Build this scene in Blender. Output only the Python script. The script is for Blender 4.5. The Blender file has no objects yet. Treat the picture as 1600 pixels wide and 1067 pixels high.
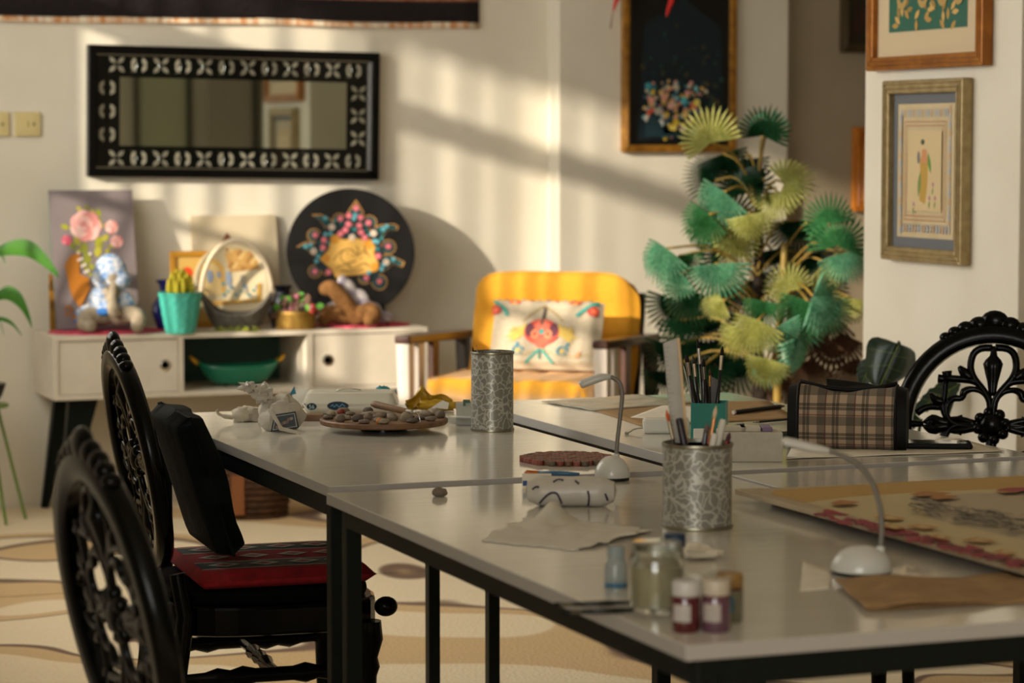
import bpy, math, random
from mathutils import Vector, Matrix, noise
random.seed(7)
sc = bpy.context.scene
COL = sc.collection
R_ = math.radians
# ---------------------------------------------------------------- camera
FPX = 4100.0; YAW = R_(21); PIT = R_(4.33); CP = Vector((0, -10.06, 1.4))
cam = bpy.data.cameras.new('camera'); camo = bpy.data.objects.new('camera', cam); COL.objects.link(camo)
cam.sensor_width = 36; cam.lens = FPX / 1600 * 36; cam.clip_end = 100
camo.location = CP; camo.rotation_euler = (R_(90) - PIT, 0, -YAW)
cam.dof.use_dof = True; cam.dof.focus_distance = 5.6; cam.dof.aperture_fstop = 4.4
sc.camera = camo
sc.view_settings.view_transform = 'Standard'; sc.view_settings.look = 'None'
sc.view_settings.gamma = 1; sc.view_settings.exposure = 0.0
# ---------------------------------------------------------------- world, sun, window daylight
w = bpy.data.worlds.new('world'); sc.world = w; w.use_nodes = True
w.node_tree.nodes['Background'].inputs[0].default_value = (0.75, 0.85, 1.0, 1)
w.node_tree.nodes['Background'].inputs[1].default_value = 0.9
SUN_EL = R_(15)
sl = bpy.data.lights.new('sun', 'SUN'); sl.energy = 6.0; sl.color = (1.0, 0.88, 0.70); sl.angle = R_(1.1)
so = bpy.data.objects.new('sun', sl); COL.objects.link(so)
sd = Vector((0.883 * math.cos(SUN_EL), 0.469 * math.cos(SUN_EL), -math.sin(SUN_EL)))
so.rotation_euler = sd.to_track_quat('-Z', 'Y').to_euler(); so.location = (-4, -4, 4)
def area(name, loc, tgt, sx, sy, e, col):
    l = bpy.data.lights.new(name, 'AREA'); l.shape = 'RECTANGLE'; l.size = sx; l.size_y = sy; l.energy = e; l.color = col
    o = bpy.data.objects.new(name, l); COL.objects.link(o); o.location = loc
    o.rotation_euler = (Vector(tgt) - Vector(loc)).to_track_quat('-Z', 'Y').to_euler()
    return o
# skylight entering by the side windows; the rear lamp is an added fill behind the camera
area('window_daylight', (0.45, -2.5, 1.95), (4, -2.8, 0.4), 3.2, 1.55, 100, (1.0, 0.97, 0.88))
area('added_rear_fill', (-1.35, -11.0, 1.9), (2.5, -8.0, 1.0), 2.6, 1.7, 110, (1.0, 0.97, 0.90))
# ---------------------------------------------------------------- helpers
FV = Vector((math.sin(YAW) * math.cos(PIT), math.cos(YAW) * math.cos(PIT), -math.sin(PIT)))
RV = Vector((math.cos(YAW), -math.sin(YAW), 0)); UV = RV.cross(FV)
FH = Vector((math.sin(YAW), math.cos(YAW), 0)); ZV = Vector((0, 0, 1))
def ray(x, y): return FV + RV * ((x - 800) / FPX) - UV * ((y - 533.5) / FPX)
def at(x, y, k, v):
    d = ray(x, y); return CP + d * ((v - CP[k]) / d[k])
def PZ(x, y, z=0.75): return at(x, y, 2, z)
def PY(x, y, v=0.0): return at(x, y, 1, v)
def PX(x, y, v): return at(x, y, 0, v)
def PD(x, y, t): return CP + ray(x, y) * t
def dep(p): return (Vector(p) - CP).dot(FV)
VY = -YAW
def lin(h):
    h = h.lstrip('#'); o = []
    for i in (0, 2, 4):
        c = int(h[i:i + 2], 16) / 255; o.append(c / 12.92 if c <= 0.04045 else ((c + 0.055) / 1.055) ** 2.4)
    return (o[0], o[1], o[2], 1)
MATS = {}
def M(name, col, rough=0.5, metal=0.0, c2=None, sc_=30.0, bump=0.0, bsc=None, trans=0.0, ior=1.45, coat=0.0, alpha=1.0, sss=0.0, sheen=0.0, transl=0.0, spec=0.5, stretch=None):
    if name in MATS: return MATS[name]
    m = bpy.data.materials.new(name); m.use_nodes = True; nt = m.node_tree; N = nt.nodes; L = nt.links
    b = N['Principled BSDF']; b.inputs['Base Color'].default_value = lin(col); b.inputs['Roughness'].default_value = rough
    b.inputs['Metallic'].default_value = metal; b.inputs['Transmission Weight'].default_value = trans; b.inputs['IOR'].default_value = ior
    b.inputs['Coat Weight'].default_value = coat; b.inputs['Coat Roughness'].default_value = 0.08; b.inputs['Alpha'].default_value = alpha
    b.inputs['Sheen Weight'].default_value = sheen; b.inputs['Specular IOR Level'].default_value = spec
    if c2 or bump:
        tc = N.new('ShaderNodeTexCoord'); src = tc.outputs['Object']
        if stretch:
            mp = N.new('ShaderNodeMapping'); mp.inputs['Scale'].default_value = stretch; L.new(src, mp.inputs[0]); src = mp.outputs[0]
        nz = N.new('ShaderNodeTexNoise'); nz.inputs['Scale'].default_value = sc_; nz.inputs['Detail'].default_value = 4; L.new(src, nz.inputs['Vector'])
        if c2:
            r = N.new('ShaderNodeValToRGB'); r.color_ramp.elements[0].position = 0.35; r.color_ramp.elements[1].position = 0.65
            r.color_ramp.elements[0].color = lin(col); r.color_ramp.elements[1].color = lin(c2)
            L.new(nz.outputs['Fac'], r.inputs[0]); L.new(r.outputs[0], b.inputs['Base Color'])
        if bump:
            n2 = nz
            if bsc: n2 = N.new('ShaderNodeTexNoise'); n2.inputs['Scale'].default_value = bsc; n2.inputs['Detail'].default_value = 3; L.new(src, n2.inputs['Vector'])
            bp = N.new('ShaderNodeBump'); bp.inputs['Strength'].default_value = min(1, bump); bp.inputs['Distance'].default_value = 0.01; L.new(n2.outputs['Fac'], bp.inputs['Height']); L.new(bp.outputs[0], b.inputs['Normal'])
    if transl:
        t = N.new('ShaderNodeBsdfTranslucent'); mx = N.new('ShaderNodeMixShader'); mx.inputs[0].default_value = transl
        t.inputs[0].default_value = lin(c2 or col); L.new(b.outputs[0], mx.inputs[1]); L.new(t.outputs[0], mx.inputs[2]); L.new(mx.outputs[0], N['Material Output'].inputs[0])
    MATS[name] = m; return m
def pm(h, rough=0.6): return M('paint_' + h.strip('#'), h, rough)
class G:
    def __init__(s): s.v = []; s.f = []; s.m = []; s.mi = 0
    def add(s, vs, fs):
        o = len(s.v); s.v += [tuple(x) for x in vs]; s.f += [tuple(i + o for i in q) for q in fs]; s.m += [s.mi] * len(fs); return s
    def box(s, x0, x1, y0, y1, z0, z1):
        return s.add([(x, y, z) for z in (z0, z1) for y in (y0, y1) for x in (x0, x1)], [(0, 2, 3, 1), (4, 5, 7, 6), (0, 1, 5, 4), (2, 6, 7, 3), (0, 4, 6, 2), (1, 3, 7, 5)])
    def hexa(s, bot, top):
        return s.add(list(bot) + list(top), [(3, 2, 1, 0), (4, 5, 6, 7), (0, 1, 5, 4), (1, 2, 6, 5), (2, 3, 7, 6), (3, 0, 4, 7)])
    def prism(s, poly, o, ux, uy, h0, h1):
        o = Vector(o); ux = Vector(ux); uy = Vector(uy); n = ux.cross(uy).normalized(); k = len(poly)
        vs = [o + ux * p[0] + uy * p[1] + n * h for h in (h0, h1) for p in poly]
        return s.add(vs, [tuple(range(k - 1, -1, -1)), tuple(range(k, 2 * k))] + [(i, (i + 1) % k, k + (i + 1) % k, k + i) for i in range(k)])
    def tube(s, pts, r, n=8, cap=True, sq=None):
        pts = [Vector(p) for p in pts]; k = len(pts); rs = r if isinstance(r, (list, tuple)) else [r] * k
        d0 = (pts[1] - pts[0]).normalized(); a = d0.orthogonal().normalized(); vs = []; fs = []
        for i, p in enumerate(pts):
            d = (pts[min(i + 1, k - 1)] - pts[max(i - 1, 0)]).normalized(); a = (a - d * a.dot(d)).normalized(); b = d.cross(a)
            for j in range(n):
                t = 2 * math.pi * j / n; q = (a * math.cos(t) + b * math.sin(t)) * rs[i]
                if sq: q = Vector((q[0] * sq[0], q[1] * sq[1], q[2] * sq[2]))
                vs.append(p + q)
        for i in range(k - 1):
            for j in range(n): fs.append((i * n + j, i * n + (j + 1) % n, (i + 1) * n + (j + 1) % n, (i + 1) * n + j))
        if cap: fs += [tuple(range(n - 1, -1, -1)), tuple(range((k - 1) * n, k * n))]
        return s.add(vs, fs)
    def lathe(s, prof, n=24, c=(0, 0, 0), M_=None, sx=1, sy=1):
        vs = []; fs = []; k = len(prof); M_ = M_ or Matrix.Identity(3)
        for r, z in prof:
            for j in range(n):
                t = 2 * math.pi * j / n; vs.append(Vector(c) + M_ @ Vector((r * sx * math.cos(t), r * sy * math.sin(t), z)))
        for i in range(k - 1):
            for j in range(n): fs.append((i * n + j, i * n + (j + 1) % n, (i + 1) * n + (j + 1) % n, (i + 1) * n + j))
        if prof[0][0] > 1e-6: fs.append(tuple(range(n - 1, -1, -1)))
        if prof[-1][0] > 1e-6: fs.append(tuple(range((k - 1) * n, k * n)))
        return s.add(vs, fs)
    def ell(s, c, r, M_=None, nu=16, nv=9):
        pr = [(max(1e-5, math.sin(math.pi * i / nv)), -math.cos(math.pi * i / nv)) for i in range(nv + 1)]
        o = len(s.v); s.lathe(pr, nu); M_ = M_ or Matrix.Identity(3)
        for i in range(o, len(s.v)):
            v = s.v[i]; s.v[i] = tuple(Vector(c) + M_ @ Vector((v[0] * r[0], v[1] * r[1], v[2] * r[2])))
        return s
    def grid(s, fn, nu, nv):
        vs = [fn(i / nu, j / nv) for j in range(nv + 1) for i in range(nu + 1)]
        return s.add(vs, [(j * (nu + 1) + i, j * (nu + 1) + i + 1, (j + 1) * (nu + 1) + i + 1, (j + 1) * (nu + 1) + i) for j in range(nv) for i in range(nu)])
    def mesh(s, name, mats, smooth=0):
        me = bpy.data.meshes.new(name); me.from_pydata(s.v, [], s.f)
        for m in (mats if isinstance(mats, (list, tuple)) else [mats]): me.materials.append(m)
        me.polygons.foreach_set('material_index', s.m)
        if smooth:
            me.polygons.foreach_set('use_smooth', [True] * len(s.f))
            if smooth < 180: me.set_sharp_from_angle(angle=R_(smooth))
        me.update(); return me
    def build(s, name, mats, parent=None, smooth=0, bevel=0, solid=0, sub=0, remesh=0):
        o = bpy.data.objects.new(name, s.mesh(name, mats, smooth)); COL.objects.link(o); o.parent = parent
        if remesh:
            q = o.modifiers.new('r', 'REMESH'); q.mode = 'VOXEL'; q.voxel_size = remesh; q.use_smooth_shade = True
            q = o.modifiers.new('s', 'SMOOTH'); q.iterations = 4
        if solid: q = o.modifiers.new('t', 'SOLIDIFY'); q.thickness = solid
        if bevel: q = o.modifiers.new('b', 'BEVEL'); q.width = bevel; q.segments = 2; q.limit_method = 'ANGLE'
        if sub: q = o.modifiers.new('u', 'SUBSURF'); q.levels = sub; q.render_levels = sub
        return o
def tag(o, label=None, cat=None, group=None, kind=None):
    if label: o['label'] = label
    if cat: o['category'] = cat
    if group: o['group'] = group
    if kind: o['kind'] = kind
    return o
def thing(name, label, cat, loc=(0, 0, 0), rz=0.0, group=None):
    o = bpy.data.objects.new(name, None); COL.objects.link(o); o.empty_display_size = 0.05
    o.location = loc; o.rotation_euler = (0, 0, rz); return tag(o, label, cat, group)
def copytree(o, parent=None):
    c = o.copy(); COL.objects.link(c); c.parent = parent
    for ch in o.children: copytree(ch, c)
    return c
def inst(me, name, parent, mw):
    o = bpy.data.objects.new(name, me); COL.objects.link(o); o.parent = parent; o.matrix_basis = mw; return o
def struct(name, g, mat, **k): return tag(g.build(name, mat, **k), kind='structure')
def frame3(z, x=None):   # rotation whose local Z is z
    z = Vector(z).normalized(); x = Vector(x) if x is not None else z.orthogonal(); x = (x - z * x.dot(z)).normalized(); y = z.cross(x)
    return Matrix((x, y, z)).transposed()
def circ(cx, cy, r, n=14, ry=None): return [(cx + r * math.cos(2 * math.pi * i / n), cy + (ry or r) * math.sin(2 * math.pi * i / n)) for i in range(n)]
def leafp(cx, cy, ang, l, wd, n=5):
    pts = [(l * i / n, wd * math.sin(math.pi * i / n)) for i in range(n + 1)] + [(l * i / n, -wd * math.sin(math.pi * i / n)) for i in range(n - 1, 0, -1)]
    c, s_ = math.cos(ang), math.sin(ang); return [(cx + x * c - y * s_, cy + x * s_ + y * c) for x, y in pts]
def stroke(pts, wd):
    L = []; Rr = []
    for i, p in enumerate(pts):
        a = pts[max(0, i - 1)]; b = pts[min(len(pts) - 1, i + 1)]; dx, dy = b[0] - a[0], b[1] - a[1]; d = math.hypot(dx, dy) or 1
        L.append((p[0] - dy / d * wd, p[1] + dx / d * wd)); Rr.append((p[0] + dy / d * wd, p[1] - dx / d * wd))
    return L, Rr
def spline(pts, k=6):
    P = [Vector(p) for p in pts]; out = []
    for i in range(len(P) - 1):
        p0 = P[max(0, i - 1)]; p1 = P[i]; p2 = P[i + 1]; p3 = P[min(len(P) - 1, i + 2)]
        for j in range(k):
            t = j / k; out.append(0.5 * ((2 * p1) + (p2 - p0) * t + (2 * p0 - 5 * p1 + 4 * p2 - p3) * t * t + (3 * p1 - p0 - 3 * p2 + p3) * t ** 3))
    out.append(P[-1]); return out
class Motif:   # flat painted shapes laid on a surface through mp(u, v, layer) -> point
    def __init__(s, mp): s.g = G(); s.mp = mp; s.mats = []; s.n = 0
    def col(s, h):
        m = h if not isinstance(h, str) else pm(h)
        if m not in s.mats: s.mats.append(m)
        s.g.mi = s.mats.index(m)
    def poly(s, h, pts):
        s.col(h); s.n += 1; k = s.n * 0.00006; cx = sum(p[0] for p in pts) / len(pts); cy = sum(p[1] for p in pts) / len(pts)
        vs = [s.mp(p[0], p[1], k) for p in pts] + [s.mp(cx, cy, k)]; n = len(pts)
        s.g.add(vs, [(i, (i + 1) % n, n) for i in range(n)])
    def line(s, h, pts, wd):
        s.col(h); s.n += 1; k = s.n * 0.00006; L, Rr = stroke(pts, wd); n = len(pts)
        s.g.add([s.mp(p[0], p[1], k) for p in L + Rr], [(i, i + 1, n + i + 1, n + i) for i in range(n - 1)])
    def build(s, name, parent): return s.g.build(name, s.mats, parent)
def tt(name, label, cat, px, py, z=0.75, group=None):     # a thing standing on a level surface, facing the viewer
    p = PZ(px, py, z); return thing(name, label, cat, p, VY, group), dep(p) / FPX
# ---------------------------------------------------------------- materials
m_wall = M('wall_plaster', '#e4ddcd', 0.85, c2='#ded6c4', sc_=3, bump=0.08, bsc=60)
m_wall2 = M('wall_plaster_shaded', '#a3957d', 0.85, c2='#9b8d75', sc_=3, bump=0.08, bsc=60)  # same plaster in a darker tone, the niche's shade put into its colour
m_ceil = M('ceiling_paint', '#e8e2d6', 0.9)
m_black = M('black_lacquer', '#020303', 0.2, c2='#030404', sc_=40, spec=0.16)
m_steel = M('black_steel', '#040c0b', 0.45, c2='#06100e', sc_=80, spec=0.2)
m_top = M('white_laminate', '#d2cdbf', 0.12, c2='#c9c4b5', sc_=9, stretch=(0.6, 14, 1), coat=0.3)
m_edge = M('laminate_edge', '#a39f99', 0.5)
m_cab = M('cabinet_white', '#ddd3c2', 0.5, c2='#d6ccba', sc_=12)
m_dark = M('dark_wood', '#17100c', 0.4)
m_gold = M('gold_frame', '#b5822f', 0.38, 0.35, c2='#86591c', sc_=25, bump=0.2)
m_silver = M('silver', '#c9c7c0', 0.25, 1.0)
m_glass = M('clear_glass', '#f2f5f0', 0.02, trans=1.0, ior=1.45)
m_mirror = M('mirror_glass', '#b9bcb0', 0.03, 1.0)
m_white = M('white_plastic', '#d9d6cc', 0.35)
m_paper = M('paper', '#ddd5c3', 0.8, c2='#d3cab6', sc_=40)
m_kraft = M('kraft_paper', '#9c7c50', 0.8, c2='#8b6c44', sc_=30, bump=0.2)
m_wood = M('light_wood', '#7d5c40', 0.5, c2='#664830', sc_=10, stretch=(1, 8, 1))
# ================================================================ the room
CZ = 3.3
m_carpet = M('carpet', '#c9a878', 0.95)
def carpet_nodes():
    nt = m_carpet.node_tree; N = nt.nodes; L = nt.links; b = N['Principled BSDF']
    tc = N.new('ShaderNodeTexCoord'); mp = N.new('ShaderNodeMapping'); mp.inputs['Location'].default_value = (2.2, 5.3, 0); mp.inputs['Scale'].default_value = (0.7, 0.8, 1); L.new(tc.outputs['Object'], mp.inputs[0])
    n1 = N.new('ShaderNodeTexNoise'); n1.inputs['Scale'].default_value = 0.95; n1.inputs['Detail'].default_value = 0.6; n1.inputs['Distortion'].default_value = 1.6; L.new(mp.outputs[0], n1.inputs['Vector'])
    r = N.new('ShaderNodeValToRGB'); e = r.color_ramp.elements; r.color_ramp.interpolation = 'LINEAR'
    e[0].position = 0.0; e[0].color = lin('#ead7b4')
    e[1].position = 1.0; e[1].color = lin('#e6d0aa')
    for p_, c_ in ((0.446, '#ead7b4'), (0.450, '#6a4626'), (0.464, '#6a4626'), (0.470, '#d0ad78'), (0.545, '#d0ad78'), (0.553, '#ead6b2')):
        q = e.new(p_); q.color = lin(c_)
    L.new(n1.outputs['Fac'], r.inputs[0])
    n2 = N.new('ShaderNodeTexNoise'); n2.inputs['Scale'].default_value = 90; L.new(tc.outputs['Object'], n2.inputs['Vector'])
    mx = N.new('ShaderNodeMixRGB'); mx.blend_type = 'MULTIPLY'; mx.inputs[0].default_value = 0.22; L.new(r.outputs[0], mx.inputs[1]); L.new(n2.outputs['Color'], mx.inputs[2])
    bc = N.new('ShaderNodeBrightContrast'); bc.inputs[1].default_value = 0.06; L.new(mx.outputs[0], bc.inputs[0]); L.new(bc.outputs[0], b.inputs['Base Color'])
    bp = N.new('ShaderNodeBump'); bp.inputs['Strength'].default_value = 0.5; bp.inputs['Distance'].default_value = 0.01; L.new(n2.outputs['Fac'], bp.inputs['Height']); L.new(bp.outputs[0], b.inputs['Normal'])
carpet_nodes()
m_floor = M('dark_floor', '#2c2a1c', 0.7)
struct('floor', G().box(-1.6, 8.4, -13, 2.6, -0.1, -0.012), m_floor)
SEAM = -2.0
for k, (y0, y1) in enumerate(((-12.9, SEAM - 0.006), (SEAM + 0.006, -0.015))):
    o = G().box(-1.4, 5.9, y0, y1, -0.012, 0.0).build('carpet', m_carpet)
    tag(o, ('cream carpet with brown curved lines under the white tables', 'cream carpet strip beyond the seam, under the white console')[k], 'carpet', kind='structure')
struct('ceiling', G().box(-1.6, 8.4, -13, 2.6, CZ, CZ + 0.1), m_ceil)
struct('wall_back', G().box(0.6, 4.06, 0, 0.15, -0.1, CZ), m_wall)
g = G().box(4.02, 5.062, -0.12, 1.2, -0.1, CZ); struct('wall_back_projection', g, m_wall, bevel=0.006)
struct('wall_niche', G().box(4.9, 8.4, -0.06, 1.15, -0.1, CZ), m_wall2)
XP = 3.873
struct('wall_right', G().box(XP, 8.4, PX(1593, 300, XP).y, -2.965, -0.1, CZ), m_wall, bevel=0.004)
struct('wall_far_right', G().box(8.3, 8.45, -13, 2.6, -0.1, CZ), m_wall)
struct('wall_front', G().box(-1.6, 8.4, -13, -12.9, -0.1, CZ), m_wall)
# left wall with a tall barred window; further forward the room widens to a bay with an added, unseen window for fill light
WX0, WX1 = 0.55, 0.7
wy0, wy1, wz0, wz1 = -4.1, -0.74, 1.18, 2.78
g = G(); g.box(WX0, WX1, -5.6, 0.1, -0.1, wz0); g.box(WX0, WX1, -5.6, 0.1, wz1, CZ); g.box(WX0, WX1, -5.6, wy0, wz0, wz1); g.box(WX0, WX1, wy1, 0.1, wz0, wz1)
struct('wall_left', g, m_wall)
struct('wall_left_return', G().box(-1.5, WX0, -5.6, -5.45, -0.1, CZ), m_wall)
g = G(); q0, q1, qa, qb = -12.5, -9.6, 0.9, 2.8
g.box(-1.6, -1.45, -12.9, -5.45, -0.1, qa); g.box(-1.6, -1.45, -12.9, -5.45, qb, CZ); g.box(-1.6, -1.45, -12.9, q0, qa, qb); g.box(-1.6, -1.45, q1, -5.45, qa, qb)
struct('wall_left_bay', g, m_wall)
win = thing('window_1', None, None); tag(win, kind='structure')
m_wf = M('window_frame_white', '#d9d4c8', 0.5)
xw = WX0 + 0.05
g = G(); g.box(xw, xw + .06, wy0, wy1, 2.29, 2.40); g.box(xw, xw + .06, wy0, wy1, 1.62, 1.65); g.build('transom', m_wf, win)
for y in (-3.25, -2.32, -1.42): G().box(xw, xw + .06, y - .035, y + .035, wz0, wz1).build('mullion', m_wf, win)
y = wy0 + 0.05; bar = G().box(xw + .02, xw + .035, -0.011, 0.011, wz0, wz1).mesh('bar', m_wf)
while y < wy1:
    inst(bar, 'window_bar', win, Matrix.Translation((0, y, 0))); y += random.choice((0.085, 0.1, 0.13, 0.15))
win2 = thing('added_fill_window', None, None); tag(win2, kind='structure')  # added window out of view, there to go with the fill light
for y in (-11.8, -11.0, -10.3): G().box(-1.56, -1.5, y - .03, y + .03, qa, qb).build('mullion', m_wf, win2)
G().box(-1.56, -1.5, q0, q1, 2.1, 2.15).build('transom', m_wf, win2)
# ================================================================ tables
TZ = 0.75; TT = 0.021; LEG = 0.030; RAIL = 0.037
def table(label, x0, x1, y0, y1, inset=(0.004, 0.004, 0.004, 0.004)):
    t = thing('work_table', label, 'table', ((x0 + x1) / 2, (y0 + y1) / 2, 0), 0, 'white work tables pushed together')
    hx, hy = (x1 - x0) / 2, (y1 - y0) / 2
    g = G().box(-hx, hx, -hy, hy, TZ - TT, TZ)
    g.m = [1, 0, 1, 1, 1, 1]
    g.build('tabletop', [m_top, m_edge], t, bevel=0.0015)
    il, ir, ib, it = inset; z1 = TZ - TT; ax, bx, ay, by = -hx + il, hx - ir, -hy + ib, hy - it
    for cx in (ax, bx - LEG):
        for cy in (ay, by - LEG): G().box(cx, cx + LEG, cy, cy + LEG, 0, z1).build('leg', m_steel, t, bevel=0.002)
    for cx in (ax, bx - .02): G().box(cx, cx + .02, ay + LEG, by - LEG, z1 - RAIL, z1).build('rail', m_steel, t)
    for cy in (ay, by - .02): G().box(ax + LEG, bx - LEG, cy, cy + .02, z1 - RAIL, z1).build('rail', m_steel, t)
    for cy in (ay, by - LEG):
        b = G().lathe([(0, 0), (.004, 0), (.004, .002), (0, .003)], 10, (ax + .015, cy + .008, z1 - .012), frame3((-1, 0, 0))); b.build('bolt', m_silver, t)
    return t
table('white work table holding the clay turntable and the tall tin can', 1.447, 2.166, -5.323, -3.893)
table('white work table under the teal brush box and plaid pouch', 2.254, 2.975, -5.375, -3.888, (.04, .004, .004, .004))
table('nearest white work table, with paint jars and the squat tin can', 1.415, 2.222, -7.003, -5.409, (.02, .02, .004, .03))
table('white work table at right, carrying the large painted drawing board', 2.236, 2.98, -7.03, -5.437, (.02, .004, .004, .03))
# ================================================================ carved chairs
KC = 0.000346
def cc(px, py): return ((px - 650) * KC, (810 - py) * KC)
CURV = [ # carved scrolls of the upper left quarter: points, radius
 ([(640, 262), (560, 268), (508, 310), (492, 400), (520, 480), (585, 560), (632, 640), (640, 760)], 26),
 ([(650, 250), (648, 320), (640, 380), (640, 500), (645, 600)], [16, 26, 62, 30, 16]),
 ([(580, 545), (520, 500), (430, 488), (350, 485), (300, 480)], [20, 26, 26, 28, 22]),
 ([(320, 490), (270, 486)], [30, 34]), ([(335, 480), (328, 435)], [28, 38]),
 ([(500, 480), (450, 440), (412, 398)], [34, 38, 14]), ([(470, 470), (430, 425)], [34, 26]),
 ([(632, 640), (580, 575), (510, 555), (455, 575), (440, 620), (380, 625), (340, 670), (335, 730), (370, 790), (450, 815), (540, 820)], [14, 20, 22, 30, 22, 26, 22, 22, 24, 24, 30]),
 ([(450, 810), (436, 775), (424, 745)], [20, 18, 24]),
 ([(320, 500), (318, 600), (308, 690), (345, 780)], [26, 24, 22, 20]),
 ([(315, 650), (260, 640), (222, 596)], [30, 36, 16]), ([(300, 690), (200, 690), (128, 735)], [22, 24, 26]),
 ([(360, 800), (290, 790), (240, 770), (180, 800)], [30, 40, 34, 12]), ([(240, 780), (200, 840)], [30, 16]),
 ([(540, 820), (430, 850), (330, 850)], [30, 26, 10]), ([(60, 810), (180, 810)], [30, 20])]
def make_chair(label):
    t = thing('carved_chair', label, 'chair', group='carved black chairs around the tables')
    SZ = 0.43
    def outline(o):
        pts = []
        for i in range(28):
            a_ = 2 * math.pi * i / 28; c_, s_ = math.cos(a_), math.sin(a_)
            x = 0.235 * (abs(c_) ** 0.6) * (1 if c_ > 0 else -1); y = (0.235 + 0.02 * c_) * (abs(s_) ** 0.5) * (1 if s_ > 0 else -1); pts.append((x * o, y * o))
        return pts
    G().prism(outline(1.0), (0, 0, SZ - .075), (1, 0, 0), (0, 1, 0), 0, .065).build('seat_frame', m_black, t, bevel=.008)
    G().prism(outline(0.93), (0, 0, SZ - .01), (1, 0, 0), (0, 1, 0), 0, .03).build('seat_pad', M('black_upholstery', '#060505', .9, spec=.1), t, bevel=.012)
    for s_ in (-1, 1):
        y = s_ * .2
        pf = [(.030, SZ - .06), (.034, SZ - .1), (.022, SZ - .14), (.027, SZ - .16), (.020, SZ - .18), (.018, .2), (.013, .06), (.019, .03), (.014, 0)]
        G().lathe([(r, z) for r, z in pf[::-1]], 14, (.195, y, 0)).build('leg', m_black, t, smooth=50)
        G().tube([(-.27, y * .95, 0), (-.225, y * .95, .2), (-.2, y * .95, SZ - .03), (-.215, y * .9, SZ + .06)], [.015, .017, .02, .018], 10).build('leg', m_black, t, smooth=60)
        n = 15; pts = [(-.215 + .41 * i / n, y * .97, .265) for i in range(n + 1)]
        rr = [.010 + .007 * (1 if i in (3, 5, 10, 12) else 0) + .006 * math.sin(math.pi * i / n) for i in range(n + 1)]
        G().tube(pts, rr, 10).build('stretcher', m_black, t, smooth=60)
        G().ell((.235, s_ * .205, SZ - .03), (.026, .022, .022)).build('knob', m_black, t, smooth=180)
    pts = [(0, -.19 + .38 * i / 12, .265) for i in range(13)]
    G().tube(pts, [.010 + (.008 if i in (4, 6, 8) else 0) for i in range(13)], 10).build('stretcher', m_black, t, smooth=60)
    # back: oval ring with carving, reclined
    cz = 0.725; rec = R_(11)
    Mx = Matrix.Translation((-.215, 0, SZ + .02)) @ Matrix.Rotation(-rec, 4, 'Y') @ Matrix.Translation((0, 0, cz - SZ - .02))
    n = 56; a0, b0, wr = .213, .223, .023; vs = []; fs = []
    prof = [(-1, -.6), (-.6, -1), (.6, -1), (1, -.5), (1, .5), (.6, 1), (-.6, 1), (-1, .6)]
    for i in range(n):
        an = 2 * math.pi * i / n; c_, s_ = math.cos(an), math.sin(an)
        for (pr, px_) in prof: vs.append(Mx @ Vector((px_ * .018, (a0 + pr * wr) * c_, (b0 + pr * wr) * s_)))
    k = len(prof)
    for i in range(n):
        for j in range(k): fs.append((i * k + j, i * k + (j + 1) % k, ((i + 1) % n) * k + (j + 1) % k, ((i + 1) % n) * k + j))
    bk = G().add(vs, fs).build('back_frame', m_black, t, smooth=50)
    cr = G()
    for (y, z, r) in ((0, .254, .034), (-.036, .245, .026), (.036, .245, .026), (-.068, .236, .022), (.068, .236, .022), (-.094, .226, .018), (.094, .226, .018), (-.116, .213, .016), (.116, .213, .016)):
        cr.ell(Mx @ Vector((0, y, z)), (.016, r, r * .8), nu=12, nv=8)
    cr.build('crest', m_black, t, smooth=180)
    cv = G()
    for pts, rad in CURV:
        P = [cc(*p) for p in pts]
        rad = rad if isinstance(rad, list) else [rad] * len(P)
        for sy in (1, -1):
            for sz in (1, -1):
                V = spline([Vector((0, y * sy, z * sz)) for y, z in P], 3)
                rr = []
                for i in range(len(V)):
                    q = i / 3; i0 = int(min(q, len(rad) - 1)); i1 = min(i0 + 1, len(rad) - 1); rr.append((rad[i0] + (rad[i1] - rad[i0]) * (q - i0)) * KC)
                V = [Mx @ v for v in V]
                cv.tube(V, rr, 7, sq=(.75, 1, 1))
    cv.ell(Mx @ Vector((0, 0, 0)), (.016, .03, .03), nu=12, nv=8)
    for i in range(8):
        an = math.pi * i / 4 + .2; cv.ell(Mx @ Vector((0, .033 * math.cos(an), .033 * math.sin(an))), (.012, .014, .014), nu=8, nv=6)
    cv.build('carving', m_black, t, smooth=180)
    return t
ch2 = make_chair('carved black chair beside the far table, with a red kilim cushion on its seat')
ch2.location = (1.535, -4.50, 0); ch2.rotation_euler.z = R_(-3)
ch1 = copytree(ch2); ch1['label'] = 'nearest carved black chair, at the lower left edge of the picture'
ch1.location = (1.08, -6.33, 0); ch1.rotation_euler.z = R_(4)
ch3 = copytree(ch2); ch3['label'] = 'carved black chair with an open oval back, beyond the plaid pouch'
p = PD(1548, 662, 6.3); ch3.rotation_euler.z = R_(233)
ch3.location = (p.x - .25 * math.cos(R_(53)), p.y - .25 * math.sin(R_(53)), 0)
ch4 = copytree(ch2); ch4['label'] = 'carved black chair tucked under the right end of the nearest tables'
ch4.location = (2.86, -6.2, 0); ch4.rotation_euler.z = R_(180)
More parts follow.
